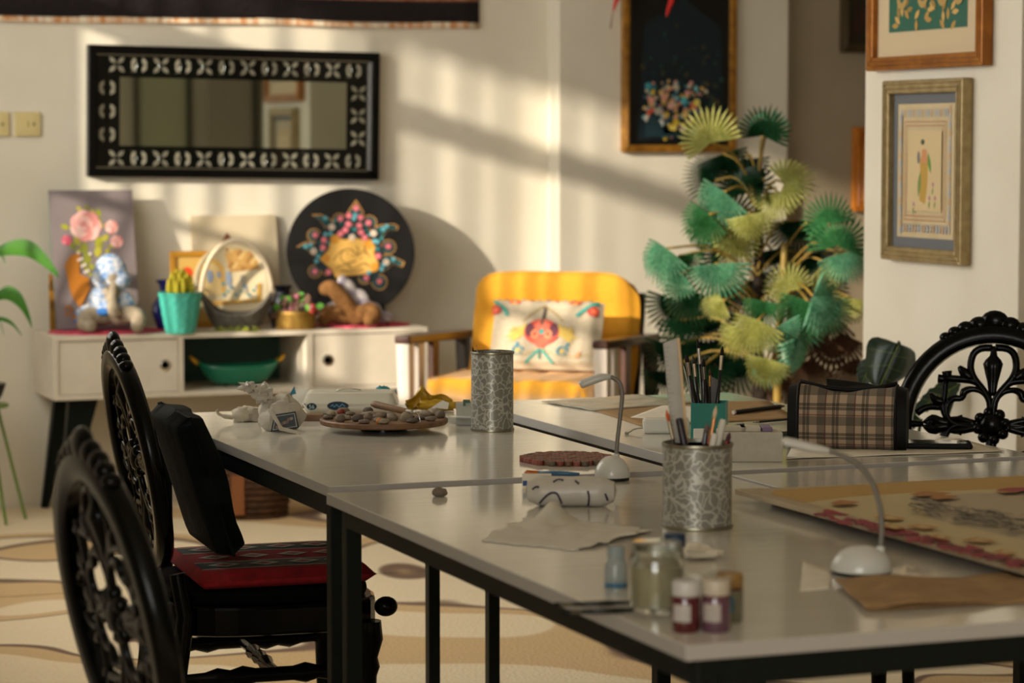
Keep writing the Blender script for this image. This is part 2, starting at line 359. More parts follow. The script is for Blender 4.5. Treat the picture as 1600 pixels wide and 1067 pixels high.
# ================================================================ things on the back wall
m_tap = M('tapestry_dark', '#1a1416', 0.9, c2='#221a1e', sc_=60, bump=0.3)
m_trim = M('tapestry_trim', '#c98a55', 0.9, c2='#e8dcc4', sc_=45, stretch=(1, 1, .05))
t = thing('wall_hanging', 'long dark cloth hanging with orange woven trim, at the top left of the wall', 'wall hanging', (2.35, -0.004, 1.86))
def wavy(x0, x1, z0, z1, th, ph=0):
    g = G(); n = 40
    def fn(u, v):
        x = x0 + (x1 - x0) * u; return (x, -th - .006 * (1 + math.sin(x * 9 + ph)) * (1 - v), z0 + (z1 - z0) * v + .003 * math.sin(x * 5))
    return g.grid(fn, n, 3)
wavy(-1.3, 1.364, .024, .70, .002).build('cloth', m_tap, t, smooth=180, solid=-.004)
wavy(-1.3, 1.364, 0, .026, .004).build('lower_trim', m_trim, t, smooth=180, solid=-.004)
wavy(-1.3, 1.362, .108, .135, .0062).build('upper_trim', M('tapestry_trim_red', '#8a4a35', .9, c2='#a8795c', sc_=45), t, smooth=180, solid=-.003)
# mirror
mt = thing('wall_mirror', 'wide wall mirror in a black frame with a leaf-patterned border', 'mirror', (2.690, -0.002, 1.514)); mt.rotation_euler = (0, R_(0.9), 0)
W, H = 1.175, .506
m_bf = M('black_frame_gloss', '#060606', 0.2, spec=.3)
G().box(-W / 2 + .01, W / 2 - .01, -.012, 0, -H / 2 + .01, H / 2 - .01).build('back_panel', M('black_glass', '#040605', .08), mt)
fw = .034; D = .045
for nm, a_, b_, c_, d_ in (('frame_rail', (-W / 2, -H / 2), (W / 2, -H / 2), (W / 2 - fw, -H / 2 + fw), (-W / 2 + fw, -H / 2 + fw)), ('frame_rail', (-W / 2, H / 2), (-W / 2 + fw, H / 2 - fw), (W / 2 - fw, H / 2 - fw), (W / 2, H / 2)),
                   ('frame_stile', (-W / 2, -H / 2), (-W / 2 + fw, -H / 2 + fw), (-W / 2 + fw, H / 2 - fw), (-W / 2, H / 2)), ('frame_stile', (W / 2, -H / 2), (W / 2, H / 2), (W / 2 - fw, H / 2 - fw), (W / 2 - fw, -H / 2 + fw))):
    G().prism([a_, b_, c_, d_], (0, 0, 0), (1, 0, 0), (0, 0, 1), 0, D).build(nm, m_bf, mt, bevel=.004)
cw, chh = .458, .132
G().box(-cw, cw, -.0145, -.012, -chh, chh).build('mirror_glass', m_mirror, mt)
g = G()
for (a_, b_, c_, d_) in ((-W / 2 + fw, W / 2 - fw, H / 2 - fw - .004, H / 2 - fw), (-W / 2 + fw, W / 2 - fw, -H / 2 + fw, -H / 2 + fw + .004), (W / 2 - fw - .007, W / 2 - fw, -H / 2 + fw, H / 2 - fw), (-W / 2 + fw, -W / 2 + fw + .004, -H / 2 + fw, H / 2 - fw)): g.box(a_, b_, -.018, -.012, c_, d_)
g.build('inner_beading', m_silver, mt)
lm = G().prism(leafp(0, 0, 0, .036, .0085, 6), (0, 0, 0), (1, 0, 0), (0, 0, 1), 0, .0025).mesh('mirror_leaf', M('silvered_leaf_reflection', '#aaa796', .3, .5))  # light grey base stands in for the bright room the leaves reflect
gs = G(); spots = []
x = -.47
k = 0
while x < .5:
    for z in (.180, -.180): spots.append((x, z, k))
    x += .087; k += 1
for z in (-.09, 0.0, .09): spots += [(-.507, z, 1), (.507, z, 0)]
for (x, z, k) in spots:
    for (an, ox, oz) in (((45, .004, .004), (135, -.004, .004), (225, -.004, -.004), (315, .004, -.004)) if k % 2 == 0 else ((62, -.030, -.004), (118, .030, -.004), (-62, -.030, .004), (-118, .030, .004))):
        inst(lm, 'mirror_leaf', mt, Matrix.Translation((x + ox, -.012, z + oz)) @ Matrix.Rotation(-R_(an), 4, 'Y'))
    pts = [(x + .043 + .036 * math.cos(R_(a_)), -.0125, z + .033 * math.sin(R_(a_))) for a_ in range(-70, 75, 16)]; gs.tube(pts, .0012, 5)
gs.build('scroll_lines', m_mirror, mt)
# switches
for k, (px, lb) in enumerate(((42, 'cream square wall socket plate, the one left of the mirror frame'), (-7, 'cream wall socket plate cut by the left picture edge'))):
    p = PY(px, 194); s = thing('wall_socket', lb, 'socket', (p.x, 0, p.z))
    m_cream = M('cream_plastic', '#d8c68e', .4)
    G().box(-.049, .049, -.016, 0, -.046, .046).build('plate', m_cream, s, bevel=.004)
    G().box(-.03, .03, -.019, -.016, -.03, .03).build('rocker', m_cream, s, bevel=.002)
    mo = Motif(lambda u, v, l: Vector((u, -.0192 - l, v)))
    mo.poly('#3a3620', [(.02, .008), (.03, 0), (.02, -.008)][::-1]); mo.line('#5a5434', [(.0, .01), (.004, 0), (.0, -.01)], .0015); mo.build('marks', s)
# ================================================================ console cabinet
CT = .685; CB = .447; CX0, CX1, CY0, CY1 = 1.882, 3.345, -.43, -.03
cab = thing('console_cabinet', 'white console cabinet with two doors and an open middle bay', 'cabinet', ((CX0 + CX1) / 2, (CY0 + CY1) / 2, 0))
hx, hy = (CX1 - CX0) / 2, (CY1 - CY0) / 2; T = .018
G().box(-hx, hx, -hy, hy, CT - T, CT).build('top', m_cab, cab, bevel=.002)
G().box(-hx, hx, -hy, hy, CB, CB + T).build('bottom', m_cab, cab, bevel=.002)
for x in (-hx, hx - T): G().box(x, x + T, -hy, hy, CB + T, CT - T).build('side', m_cab, cab)
dx = [PY(px, 570, CY0).x - (CX0 + CX1) / 2 for px in (279, 287, 481, 489)]
for a_, b_ in ((dx[0], dx[1]), (dx[2], dx[3])): G().box(a_, b_, -hy, hy, CB + T, CT - T).build('divider', m_cab, cab)
G().box(-hx + T, hx - T, hy - .008, hy, CB + T, CT - T).build('back', M('cabinet_back_shaded', '#2c4a3c', .6), cab)  # greenish shade of the open bay put into the back panel's colour
for (a_, b_, kx) in ((-hx + T, dx[0], PY(258, 574, CY0).x), (dx[3], hx - T, PY(512, 566, CY0).x)):
    d = G().box(a_ + .002, b_ - .002, -hy + .006, -hy + .02, CB + T + .002, CT - T - .003).build('door', m_cab, cab, bevel=.002)
    kx -= (CX0 + CX1) / 2
    G().lathe([(.012, 0), (.022, 0), (.022, .004), (.014, .006), (.014, .001), (.012, 0)], 24, (kx, -hy + .006, .568), frame3((0, -1, 0))).build('finger_hole_ring', m_silver, d, smooth=60)
    G().lathe([(.0001, .001), (.014, .001)], 20, (kx, -hy + .006, .568), frame3((0, -1, 0))).build('finger_hole', M('black_hole', '#030303', .5), d)
for sx in (-1, 1):
    for sy in (-1, 1):
        tx, ty = sx * (hx - .12), sy * (hy - .07); bx, by = sx * (hx - .03), sy * (hy - .03)
        g = G(); g.hexa([(bx - .014, by - .014, 0), (bx + .014, by - .014, 0), (bx + .014, by + .014, 0), (bx - .014, by + .014, 0)], [(tx - .055, ty - .03, CB), (tx + .055, ty - .03, CB), (tx + .055, ty + .03, CB), (tx - .055, ty + .03, CB)])
        g.build('leg', m_steel, cab, bevel=.004)
p = PY(372, 600, -.25)
b = thing('oval_bowl', 'green oval bowl with gilt tips inside the open cabinet bay', 'bowl', (p.x, -.25, CB + T))
g = G()
def bowl(u, v):
    an = 2 * math.pi * u; r = .35 + .65 * v ** .6 if v > 0 else .35
    x = .165 * r * math.cos(an); y = .085 * r * math.sin(an); z = .075 * v ** 1.5 + (.022 * abs(math.cos(an)) ** 6) * v * v
    return (x, y, z + .004)
g.grid(bowl, 40, 8); g.lathe([(0.0001, .004), (.35, .004)], 40, sx=.165, sy=.085); g.build('bowl_body', M('green_glaze', '#0a7a5c', .25, coat=.4), b, smooth=60, solid=.005)
for s in (-1, 1): G().tube(spline([(s * .155, 0, .09), (s * .172, 0, .1), (s * .19, 0, .12)], 4), [.011] * 5 + [.009, .007, .005, .003], 8).build('gilt_tip', M('bright_gilt', '#d8a83c', .3, .8), b, smooth=180)
# ---------------------------------------------------------------- on the cabinet
UC = 9.8 / FPX
def ct(name, label, cat, px, y, z=CT, group=None, rz=VY):
    p = PY(px, 510, y); return thing(name, label, cat, (p.x, y, z), rz, group)
m_pink = M('pink_crochet', '#d0566a', .9, c2='#b83a52', sc_=70, bump=.6)
for (px, y, rx, ry, lb) in ((168, -.245, .22, .165, 'pink crocheted doily under the blue and white doll'), (566, -.25, .185, .16, 'pink crocheted doily under the brown doll and black disc')):
    d = ct('doily', lb, 'doily', px, y, rz=0)
    n = 72; pts = [((1 + .03 * math.cos(18 * 2 * math.pi * i / n)) * rx * math.cos(2 * math.pi * i / n), (1 + .03 * math.cos(18 * 2 * math.pi * i / n)) * ry * math.sin(2 * math.pi * i / n)) for i in range(n)]
    G().prism(pts, (0, 0, 0), (1, 0, 0), (0, 1, 0), 0, .006).build('crochet', m_pink, d)
    ring = G()
    for q in (.35, .6, .85): ring.tube([(x * q, y_ * q, .006) for x, y_ in pts[::2]] + [(pts[0][0] * q, pts[0][1] * q, .006)], .003, 5)
    ring.build('raised_rounds', m_pink, d, smooth=180)
DZ = CT + .0092
# leaning flat pieces: quad given by picture corners, bottom at yb and top at yt
def lean(px0, px1, ptop, yb, yt, z0):
    pb0 = PY(px0, 500, yb); pb1 = PY(px1, 500, yb); zt = PY((px0 + px1) / 2, ptop, yt).z
    h = math.hypot(zt - z0, yt - yb); ang = math.atan2(yt - yb, zt - z0)
    return Vector(((pb0.x + pb1.x) / 2, yb, z0)), pb1.x - pb0.x, h, ang
def board(name, label, cat, q, th, mat, edge=None):
    o, wd, h, ang = q; t = thing(name, label, cat, o); t.rotation_euler = (-ang, 0, 0)
    g = G().box(-wd / 2, wd / 2, 0, th, 0, h); g.m = [1, 1, 0, 1, 1, 1]
    g.build('panel', [mat, edge or mat], t, bevel=.001); return t, wd, h
q = lean(88, 219, 297, -.19, -.075, DZ)
t, wd, h = board('rose_painting', 'grey panel painted with a pink rose in an orange vase, leaning behind the doll', 'painting', q, .012, M('mauve_grey_paint', '#857a7c', .45, c2='#7a6f72', sc_=4), M('canvas_edge', '#3a5a4c', .7))
mo = Motif(lambda u, v, l: Vector(((u - 390) / 520 * wd, -.0004 - l, (935 - v) / 850 * h)))
YG = ('#9a9a2a', '#b0a83a', '#85882c')
for i, (x, y, r, an) in enumerate(((330, 215, 60, 80), (380, 200, 55, 60), (440, 250, 70, 110), (245, 320, 60, 200), (300, 430, 70, 250), (330, 480, 80, 270), (400, 440, 80, 300), (440, 400, 60, 320), (350, 540, 80, 260), (480, 440, 60, 330), (410, 500, 70, 280), (270, 450, 60, 240), (460, 300, 60, 20), (300, 530, 60, 230), (340, 590, 50, 260))):
    mo.poly(YG[i % 3], leafp(x, y, R_(an), r, r * .3)); mo.poly(YG[(i + 1) % 3], leafp(x, y, R_(an + 140), r * .8, r * .22))
for cx, cy, r in ((345, 305, 92), (508, 315, 40), (533, 405, 38), (222, 393, 30)):
    base = ('#e9a8a4', '#f0bdb6', '#e0938f', '#f3c9c1') if r > 32 else ('#c4586e', '#d0667a', '#b84a62', '#d87a88')
    for i in range(7): mo.poly(base[i % 4], circ(cx + r * .5 * math.cos(i * .9), cy + r * .5 * math.sin(i * .9), r * .58, 12))
    for i in range(5): mo.poly(base[(i + 1) % 4], circ(cx - r * .1 + r * .26 * math.cos(i * 1.26), cy - r * .1 + r * .26 * math.sin(i * 1.26), r * .33, 10))
    mo.poly(base[2], circ(cx - r * .12, cy - r * .12, r * .22, 10))
mo.poly('#b06d1c', [(200, 545), (235, 490), (300, 465), (290, 600), (345, 625), (350, 690), (320, 740), (285, 805), (245, 760), (222, 690), (215, 630)])
mo.line('#b06d1c', [(190, 815), (200, 795), (222, 800), (226, 830), (205, 845), (185, 840)], 7); mo.line('#b06d1c', [(285, 800), (270, 850), (230, 870)], 14)
for i in range(8): mo.poly('#e8d9d2', circ(290 + 18 * i % 90, 470 + (i * 37) % 140, 9, 8))
mo.build('painted_motif', t)
q = lean(80, 190, 428, -.125, -.10, CT)
board('gold_edged_picture', 'gold edged picture showing behind the rose painting', 'picture', (q[0] + Vector((0, .02, 0)), q[1], q[2], -q[3] * 0 + .05), .012, m_gold)
# soft dolls: bodies fused from swellings, clothes are their own meshes
def doll(name, label, px, y, z, skin, body, cloth_parts):
    d = ct(name, label, 'doll', px, y, z); g = G(); UC = 9.8 / FPX * 1.13
    for pts, rr in body:
        V = spline([Vector((p[0] * UC, p[2] * UC, p[1] * UC)) for p in pts], 5); n = len(V)
        rs = [(rr[min(int(i / 5), len(rr) - 1)] * (1 - (i / 5 - int(i / 5))) + rr[min(int(i / 5) + 1, len(rr) - 1)] * (i / 5 - int(i / 5))) * UC for i in range(n)]
        for v, r in zip(V, rs): g.ell(v, (r, r, r), nu=12, nv=8)
    g.build('body', skin, d, remesh=.006)
    for nm, mt_, fn in cloth_parts: fn(G()).build(nm, mt_, d, remesh=.005 if nm != 'cap' else .004)
    return d
m_bw = M('blue_white_print', '#d6d3cf', .9, c2='#4d86c4', sc_=55); m_plushg = M('grey_plush', '#a39682', .95, c2='#8a7d6a', sc_=40, bump=.5); m_brown = M('brown_knit', '#8a5f33', .95, c2='#74502a', sc_=80, bump=.5)
m_blue = M('blue_cloth', '#2f6fb8', .9); m_shawl = M('pale_print_cloth', '#c4bcb6', .9, c2='#8d8496', sc_=28)
def E_(*l):
    def f(g):
        UC = 9.8 / FPX * 1.13
        for (x, z, y, rx, rz, ry) in l: g.ell((x * UC, y * UC, z * UC), (rx * UC, ry * UC, rz * UC), nu=14, nv=9)
        return g
    return f
doll('soft_doll', 'sitting soft doll in a blue and white hood, with grey plush limbs', 173, -.31, DZ, m_plushg,
     [([(0, 24, 0), (2, 45, 2), (2, 62, 0), (3, 78, 0)], [14, 15, 13, 17]), ([(6, 62, -12), (6, 45, -22), (8, 30, -26), (10, 26, -26)], [7, 7, 9, 8]),
      ([(-10, 18, -4), (-26, 20, -14), (-33, 12, -26), (-22, 9, -36)], [12, 14, 11, 9]), ([(12, 18, -4), (30, 24, -12), (42, 18, -22), (42, 9, -32)], [12, 13, 11, 10])],
     [('dress', m_bw, E_((-6, 30, 4, 22, 24, 18), (-16, 42, 0, 15, 20, 13), (16, 36, 4, 18, 20, 15), (-32, 24, 2, 18, 12, 12), (30, 22, 4, 18, 12, 12))),
      ('hood', m_bw, E_((0, 82, 3, 24, 26, 20), (-8, 74, 0, 18, 17, 17), (12, 72, 2, 17, 16, 16), (4, 66, 1, 19, 9, 17))), ('sash', m_blue, E_((-30, 14, -2, 22, 6, 12), (24, 27, -10, 12, 6, 9), (-8, 27, -16, 12, 6, 6)))])
doll('soft_doll', 'brown knitted doll bowing under a pale printed shawl before the black disc', 550, -.33, DZ, m_brown,
     [([(-38, 52, -6), (-28, 54, -8), (-14, 38, -10), (-2, 20, -4), (6, 12, 0)], [10, 11, 13, 14, 14]), ([(-10, 12, 0), (-32, 16, 0), (-40, 8, -8)], [12, 13, 10]),
      ([(8, 12, 0), (26, 20, -10), (32, 14, -20), (26, 9, -32)], [12, 14, 12, 9])],
     [('shawl', m_shawl, E_((-6, 40, 8, 14, 26, 8), (8, 30, 10, 18, 22, 9), (26, 18, 10, 18, 15, 10), (44, 11, 8, 16, 9, 9), (-14, 62, 8, 8, 10, 6), (-24, 18, 10, 18, 16, 8))) ])
# pot with yellow-green succulent
p_ = ct('plant_pot', 'turquoise faceted pot with a yellow-green succulent, at the cabinet front', 'potted plant', 282, -.40)
UP = dep(p_.location) / FPX
m_turq = M('turquoise_ceramic', '#49b7a6', .35, coat=.3)
n = 24; vs = []; fs = []; rows = 9
for j in range(rows + 1):
    v = j / rows; r = (23 + 12 * v ** .8) * UP
    for i in range(n): an = 2 * math.pi * (i + (.5 if j % 2 else 0)) / n; rr = r * (1.0 if j % 2 == i % 2 or j in (0, rows) else .955); vs.append((rr * math.cos(an), rr * math.sin(an), v * 64 * UP))
for j in range(rows):
    for i in range(n): 
        if j % 2: fs += [(j * n + i, (j + 1) * n + (i + 1) % n, (j + 1) * n + i), (j * n + i, j * n + (i + 1) % n, (j + 1) * n + (i + 1) % n)]
        else: fs += [(j * n + i, j * n + (i + 1) % n, (j + 1) * n + i), (j * n + (i + 1) % n, (j + 1) * n + (i + 1) % n, (j + 1) * n + i)]
g = G().add(vs, fs + [tuple(range(n - 1, -1, -1))]); g.lathe([(.001, 58 * UP), (33 * UP, 58 * UP), (32 * UP, 64 * UP), (35.2 * UP, 64 * UP)], n); g.build('pot', m_turq, p_)
m_succ = M('succulent', '#a8a31f', .6, c2='#c9b52c', sc_=30, transl=.2)
for i in range(16):
    an = i * 2.4; rd = 4 + 13 * (i / 16) ** .5; hh = (34 - i * .9) * UP; lx, ly = rd * UP * math.cos(an), rd * UP * math.sin(an)
    G().tube([(lx, ly, 56 * UP), (lx * 1.25, ly * 1.25, 56 * UP + hh * .6), (lx * 1.2, ly * 1.2, 56 * UP + hh * 1.1), (lx * 1.1, ly * 1.1, 56 * UP + hh * 1.35)], [4.6 * UP, 4.6 * UP, 3.4 * UP, .8 * UP], 7).build('succulent_leaf', m_succ, p_, smooth=180)
v_ = ct('vase', 'dark blue vase with flared lip behind the turquoise pot', 'vase', 262, -.22)
G().lathe([(.0001, 0), (14 * UC, 0), (18 * UC, 6 * UC), (25 * UC, 26 * UC), (24 * UC, 40 * UC), (15 * UC, 54 * UC), (11 * UC, 62 * UC), (13 * UC, 72 * UC), (19 * UC, 80 * UC), (16 * UC, 79 * UC), (9 * UC, 64 * UC), (.001, 60 * UC)], 28).build('vase_body', M('cobalt_glaze', '#1b2a6e', .2, coat=.5), v_, smooth=60)
G().tube(spline([(17 * UC, 0, 76 * UC), (30 * UC, 0, 72 * UC), (30 * UC, 0, 50 * UC), (23 * UC, 0, 38 * UC)], 4), 3 * UC, 8).build('handle', M('cobalt_glaze', '#1b2a6e'), v_, smooth=180)
q = lean(306, 441, 336, -.10, -.02, CT)
board('blank_canvas', 'plain cream canvas leaning on the wall behind the painted plate', 'canvas', q, .014, M('canvas_cream', '#d2c4a8', .8, c2='#ccbc9e', sc_=5))
q = lean(269, 338, 392, -.155, -.125, CT)
t = thing('small_framed_picture', 'small gold frame with an orange-red spot, behind the white plate rim', 'picture', q[0]); t.rotation_euler = (-q[3], 0, 0)
wd, h = q[1], q[2]; g = G()
for a_, b_, c_, d_ in ((-wd / 2, wd / 2, 0, .022), (-wd / 2, wd / 2, h - .022, h), (-wd / 2, -wd / 2 + .022, .022, h - .022), (wd / 2 - .022, wd / 2, .022, h - .022)): g.box(a_, b_, -.004, .014, c_, d_)
g.build('frame', M('gold_bright', '#c08a2e', .4, .3), t, bevel=.003); G().box(-wd / 2 + .02, wd / 2 - .02, .004, .012, .02, h - .02).build('picture', M('ochre_picture', '#c9a356', .7), t)
mo = Motif(lambda u, v, l: Vector((u, .0035 - l, v))); mo.poly('#d5421c', circ(-.02, h * .72, .022)); mo.poly('#e06a30', circ(.02, h * .6, .018)); mo.build('painted_motif', t)
# painted plate
rad = 66 * UC; tl = .12
pl = ct('painted_plate', 'round cream plate painted with ochre arches and blue windows', 'plate', 366, -.19, CT + .012); pl.rotation_euler = (-tl, 0, 0)
fm = frame3((0, -1, 0))
G().lathe([(.0001, 0), (rad * .96, 0), (rad, .004), (rad, .012), (rad * .95, .014), (rad * .9, .008), (.0001, .007)], 56, (0, 0, rad), fm).build('dish', M('cream_ceramic', '#d8c8a4', .4, coat=.3), pl, smooth=60)
mo = Motif(lambda u, v, l: Vector(((u - 660) / 300 * rad * .97, -.0086 - l, rad + (560 - v) / 300 * rad * .97)))
mo.poly('#cda457', [(400, 520), (420, 420), (470, 370), (540, 370), (590, 430), (600, 640), (400, 640)]); mo.poly('#dcc087', [(430, 520), (450, 430), (500, 395), (550, 430), (570, 640), (430, 640)])
mo.poly('#c69c5c', [(600, 330), (700, 290), (820, 330), (860, 440), (640, 460)]); mo.poly('#b98a4c', [(640, 420), (860, 420), (880, 450), (640, 470)])
for i in range(26): mo.poly(('#a87a44', '#c79a58', '#d8b878')[i % 3], circ(620 + (i * 53) % 230, 300 + (i * 31) % 150, 16, 7))
for x, y, a_, b_ in ((480, 500, 26, 50), (625, 520, 22, 60), (550, 490, 16, 26), (735, 530, 22, 40), (755, 610, 14, 30)): mo.poly('#8f9fb8' if x < 700 else '#b8b0a0', circ(x, y, a_, 12, b_))
for i in range(10): mo.poly(('#4f96a8', '#3d7aa0', '#7fb0b0')[i % 3], circ(580 + (i * 67) % 300, 560 + (i * 29) % 90, 14, 8))
mo.poly('#cfa24e', [(480, 690), (860, 680), (850, 705), (490, 720)]); mo.poly('#d9a94a', [(850, 560), (880, 560), (870, 700), (840, 700)])
mo.build('painted_motif', pl)
G().prism([(-.03, 0), (.03, 0), (.008, .04), (0, .05), (-.008, .04)], (-.015, .004, 2 * rad - .008), (1, 0, 0), (0, 0, 1), 0, .012).build('crest', M('plate_crest', '#8a5a3c', .6), pl, bevel=.003)
# woven basket with hoop handle
bk = ct('woven_basket', 'grey woven basket with a tall white hoop handle', 'basket', 370, -.315)
m_wick = M('grey_wicker', '#5c574e', .8, c2='#75706a', sc_=60, bump=.5)
for j in range(9):
    g = G(); pts = []
    for i in range(49):
        an = 2 * math.pi * i / 48; up = abs(math.cos(an)) ** 3; v = j / 8
        r = (34 + 22 * v ** .7) * UC; z = (5 + v * (20 + 34 * up)) * UC + .002 * math.sin(24 * an + math.pi * j); pts.append((r * math.cos(an), r * .62 * math.sin(an), z))
    g.tube(pts, 2.9 * UC, 6).build('wicker_strand', m_wick, bk, smooth=180)
G().lathe([(.0001, 0), (34 * UC, 0), (35 * UC, 5 * UC), (.0001, 5.2 * UC)], 30, sy=.62).build('base', m_wick, bk)
G().tube([((-56 * math.cos(R_(a_))) * UC * 1.02, 0, (52 + 92 * math.sin(R_(a_))) * UC) for a_ in range(-4, 185, 9)], 3.6 * UC, 8).build('hoop_handle', M('handle_white', '#d8c8ac', .6), bk, smooth=180)
gr = ct('greenery_sprig', 'sprig of small yellow-green leaves lying below the woven basket', 'foliage', 372, -.418)
m_sprig = M('sprig_green', '#7f9a25', .6, c2='#b7b84a', sc_=40); g = G()
for i in range(34):
    x = (random.random() - .5) * 72 * UC; y = (random.random() - .5) * .025; z = random.random() * 7 * UC; an = random.random() * 6.3
    g.prism(leafp(0, 0, an, 9 * UC, 2.6 * UC, 4), (x, y, z + .002), (1, 0, random.uniform(-.3, .3)), (0, 1, random.uniform(-.2, .4)), 0, .001)
tag(g.build('leaves', m_sprig, gr), kind='stuff'); G().tube(spline([(-34 * UC, 0, .004), (-10 * UC, .006, .006), (15 * UC, -.006, .005), (35 * UC, 0, .004)], 4), .002, 5).build('stem', m_sprig, gr)
# brass planter with flowers
bp = ct('brass_planter', 'ribbed brass planter of small artificial flowers, right of the basket', 'planter', 462, -.36)
prof = [(.0001, 0)] + [((31 + (1.8 if i % 2 else 0)) * UC, i * 3.6 * UC) for i in range(9)] + [(28 * UC, 28 * UC), (.0001, 24 * UC)]
G().lathe(prof, 30, sy=.6).build('planter', M('aged_brass', '#7a5a24', .4, .7, c2='#9a7a38', sc_=30), bp, smooth=40)
for nm, cc_, k in (('green_leaf', '#4d8a22', 16), ('flower', '#b4687a', 10), ('flower', '#c24438', 5), ('dry_leaf', '#5c3d2a', 14), ('flower', '#d8c0b8', 4)):
    for i in range(k):
        x = random.uniform(-30, 34) * UC; y = random.uniform(-10, 8) * UC; z = random.uniform(30, 56) * UC * (1 - abs(x) / UC / 110); 
        if nm == 'flower': G().ell((x, y, z), (4.5 * UC, 4 * UC, 4.5 * UC), nu=8, nv=5).build(nm, pm(cc_, .8), bp, smooth=180)
        else: G().prism(leafp(0, 0, random.random() * 6.3, 15 * UC, 5 * UC), (x, y, z), RV, (0, .3, 1), 0, .0015).build(nm, pm(cc_, .7), bp)
for i in range(5): G().tube([((i - 2) * 8 * UC, 0, 24 * UC), ((i - 2) * 10 * UC, 0, 44 * UC)], .002, 5).build('stem', pm('#4a5a26'), bp)
nv = ct('vase', 'near-black navy vase half hidden by the black disc', 'vase', 441, -.235)
G().lathe([(.0001, 0), (17 * UC, 0), (24 * UC, 22 * UC), (25 * UC, 36 * UC), (14 * UC, 54 * UC), (12 * UC, 60 * UC), (17 * UC, 68 * UC), (.001, 66 * UC)], 26).build('vase_body', M('navy_glaze', '#0b1226', .2, coat=.4), nv, smooth=60)
# big black disc on its easel
rad = 106 * UC; tl = .22
dk = ct('painted_disc', 'large round black disc painted with a gold calligraphy cartouche and flowers', 'decorative disc', 550, -.225, CT + .0062 + .032); dk.rotation_euler = (-tl, 0, R_(-13))
G().lathe([(.0001, 0), (rad - .002, 0), (rad, .002), (rad, .010), (rad - .002, .012), (.0001, .012)], 80, (0, 0, rad), fm).build('disc', M('black_lacquer_disc', '#0c0c0e', .35, coat=.2), dk, smooth=40)
mo = Motif(lambda u, v, l: Vector(((u - 505) / 450 * rad, -.0124 - l, rad + (475 - v) / 450 * rad)))
GO, TE, PK, LB_ = '#a8793a', '#0c4a4c', '#d9697a', '#5fa6b4'
big = [(300, 330), (420, 250), (545, 200), (650, 270), (720, 360), (740, 480), (720, 620), (640, 700), (560, 660), (340, 650), (260, 580), (240, 450)]
lobes = [(430, 250, 50), (640, 270, 54), (250, 360, 50), (770, 445, 54), (250, 615, 48), (700, 695, 58), (345, 600, 50), (600, 660, 50)]
flames = [[(235, 212), (300, 208), (380, 250), (405, 330), (330, 310), (290, 250)], [(640, 320), (720, 285), (815, 278), (848, 300), (835, 325), (770, 325), (715, 395)], [(120, 442), (190, 403), (290, 420), (295, 510), (240, 505), (190, 452)], [(700, 520), (760, 488), (830, 525), (885, 555), (865, 590), (800, 565), (725, 630)], [(550, 105), (603, 195), (585, 285), (545, 305), (500, 275), (488, 190)]]
for x, y, r in lobes: mo.poly(GO, circ(x, y, r, 20)); mo.poly(TE, circ(x, y, r - 9, 20))
for f_ in flames:
    cx = sum(p[0] for p in f_) / len(f_); cy = sum(p[1] for p in f_) / len(f_); mo.poly(GO, f_); mo.poly(TE, [(cx + (x - cx) * .84, cy + (y - cy) * .8) for x, y in f_])
mo.poly('#14282c', big)
for i in range(60):
    an = i * 2.39996; rr = 130 + 110 * ((i * 7) % 10) / 10; mo.poly(('#0f5a58', '#1b3a3e', '#7a4630', '#2f8a8e')[i % 4], circ(505 + rr * math.cos(an), 450 + rr * .95 * math.sin(an), 13, 7))
cart = [(290, 530), (350, 470), (365, 415), (400, 380), (470, 398), (515, 380), (560, 392), (640, 410), (672, 445), (660, 495), (692, 560), (678, 612), (600, 635), (430, 648), (402, 662), (370, 600)]
mo.poly('#b8812f', [(500 + (x - 500) * 1.04, 520 + (y - 520) * 1.05) for x, y in cart]); mo.poly('#d9aa55', cart)
for x, y, r in ((395, 390, 34), (630, 430, 36), (330, 525, 30), (670, 585, 30)): mo.poly('#cf8f2c', circ(x, y, r, 10))
for l_ in ([(380, 540), (420, 490), (450, 470), (430, 520), (470, 560), (540, 540)], [(450, 470), (500, 460), (560, 500), (600, 470), (640, 520)], [(400, 590), (470, 570), (520, 600), (600, 560), (640, 590)], [(540, 440), (560, 470), (540, 520)], [(600, 440), (610, 500)], [(430, 610), (520, 620), (590, 600)]):
    mo.line('#4a3314', [(v[0], v[1]) for v in spline([Vector((a_, b_, 0)) for a_, b_ in l_], 4)], 3.2)
for x, y in ((480, 488), (492, 568), (575, 525), (610, 575), (465, 465), (520, 505)): mo.poly('#2e2010', circ(x, y, 6, 6))
for x, y in ((548, 170), (495, 222), (578, 235), (435, 243), (632, 273), (490, 283), (568, 293), (468, 325), (433, 352), (578, 342), (603, 380), (258, 360), (310, 450), (768, 443), (695, 512), (250, 618), (345, 622), (607, 667), (700, 692), (318, 395)):
    mo.poly(PK, circ(x, y, 22, 12)); mo.poly('#e58b90', circ(x, y, 11, 8))
for x, y in ((330, 355), (365, 350), (190, 440), (225, 430), (275, 510), (735, 320), (690, 410), (670, 405), (800, 535), (715, 605), (625, 630), (540, 220), (530, 245), (330, 240), (262, 545), (730, 575), (760, 300)): mo.poly(LB_, circ(x, y, 16, 9))
for x, y in ((515, 378), (245, 475), (750, 555), (375, 305), (665, 350)):
    for i in range(5): mo.poly('#d9cbbd', circ(x + 14 * math.cos(i * 1.257), y + 14 * math.sin(i * 1.257), 11, 8))
    mo.poly('#c88a4a', circ(x, y, 8, 8))
mo.build('painted_motif', dk)
es = ct('display_easel', 'small black easel holding up the black painted disc', 'easel', 545, -.205, CT + .0062)
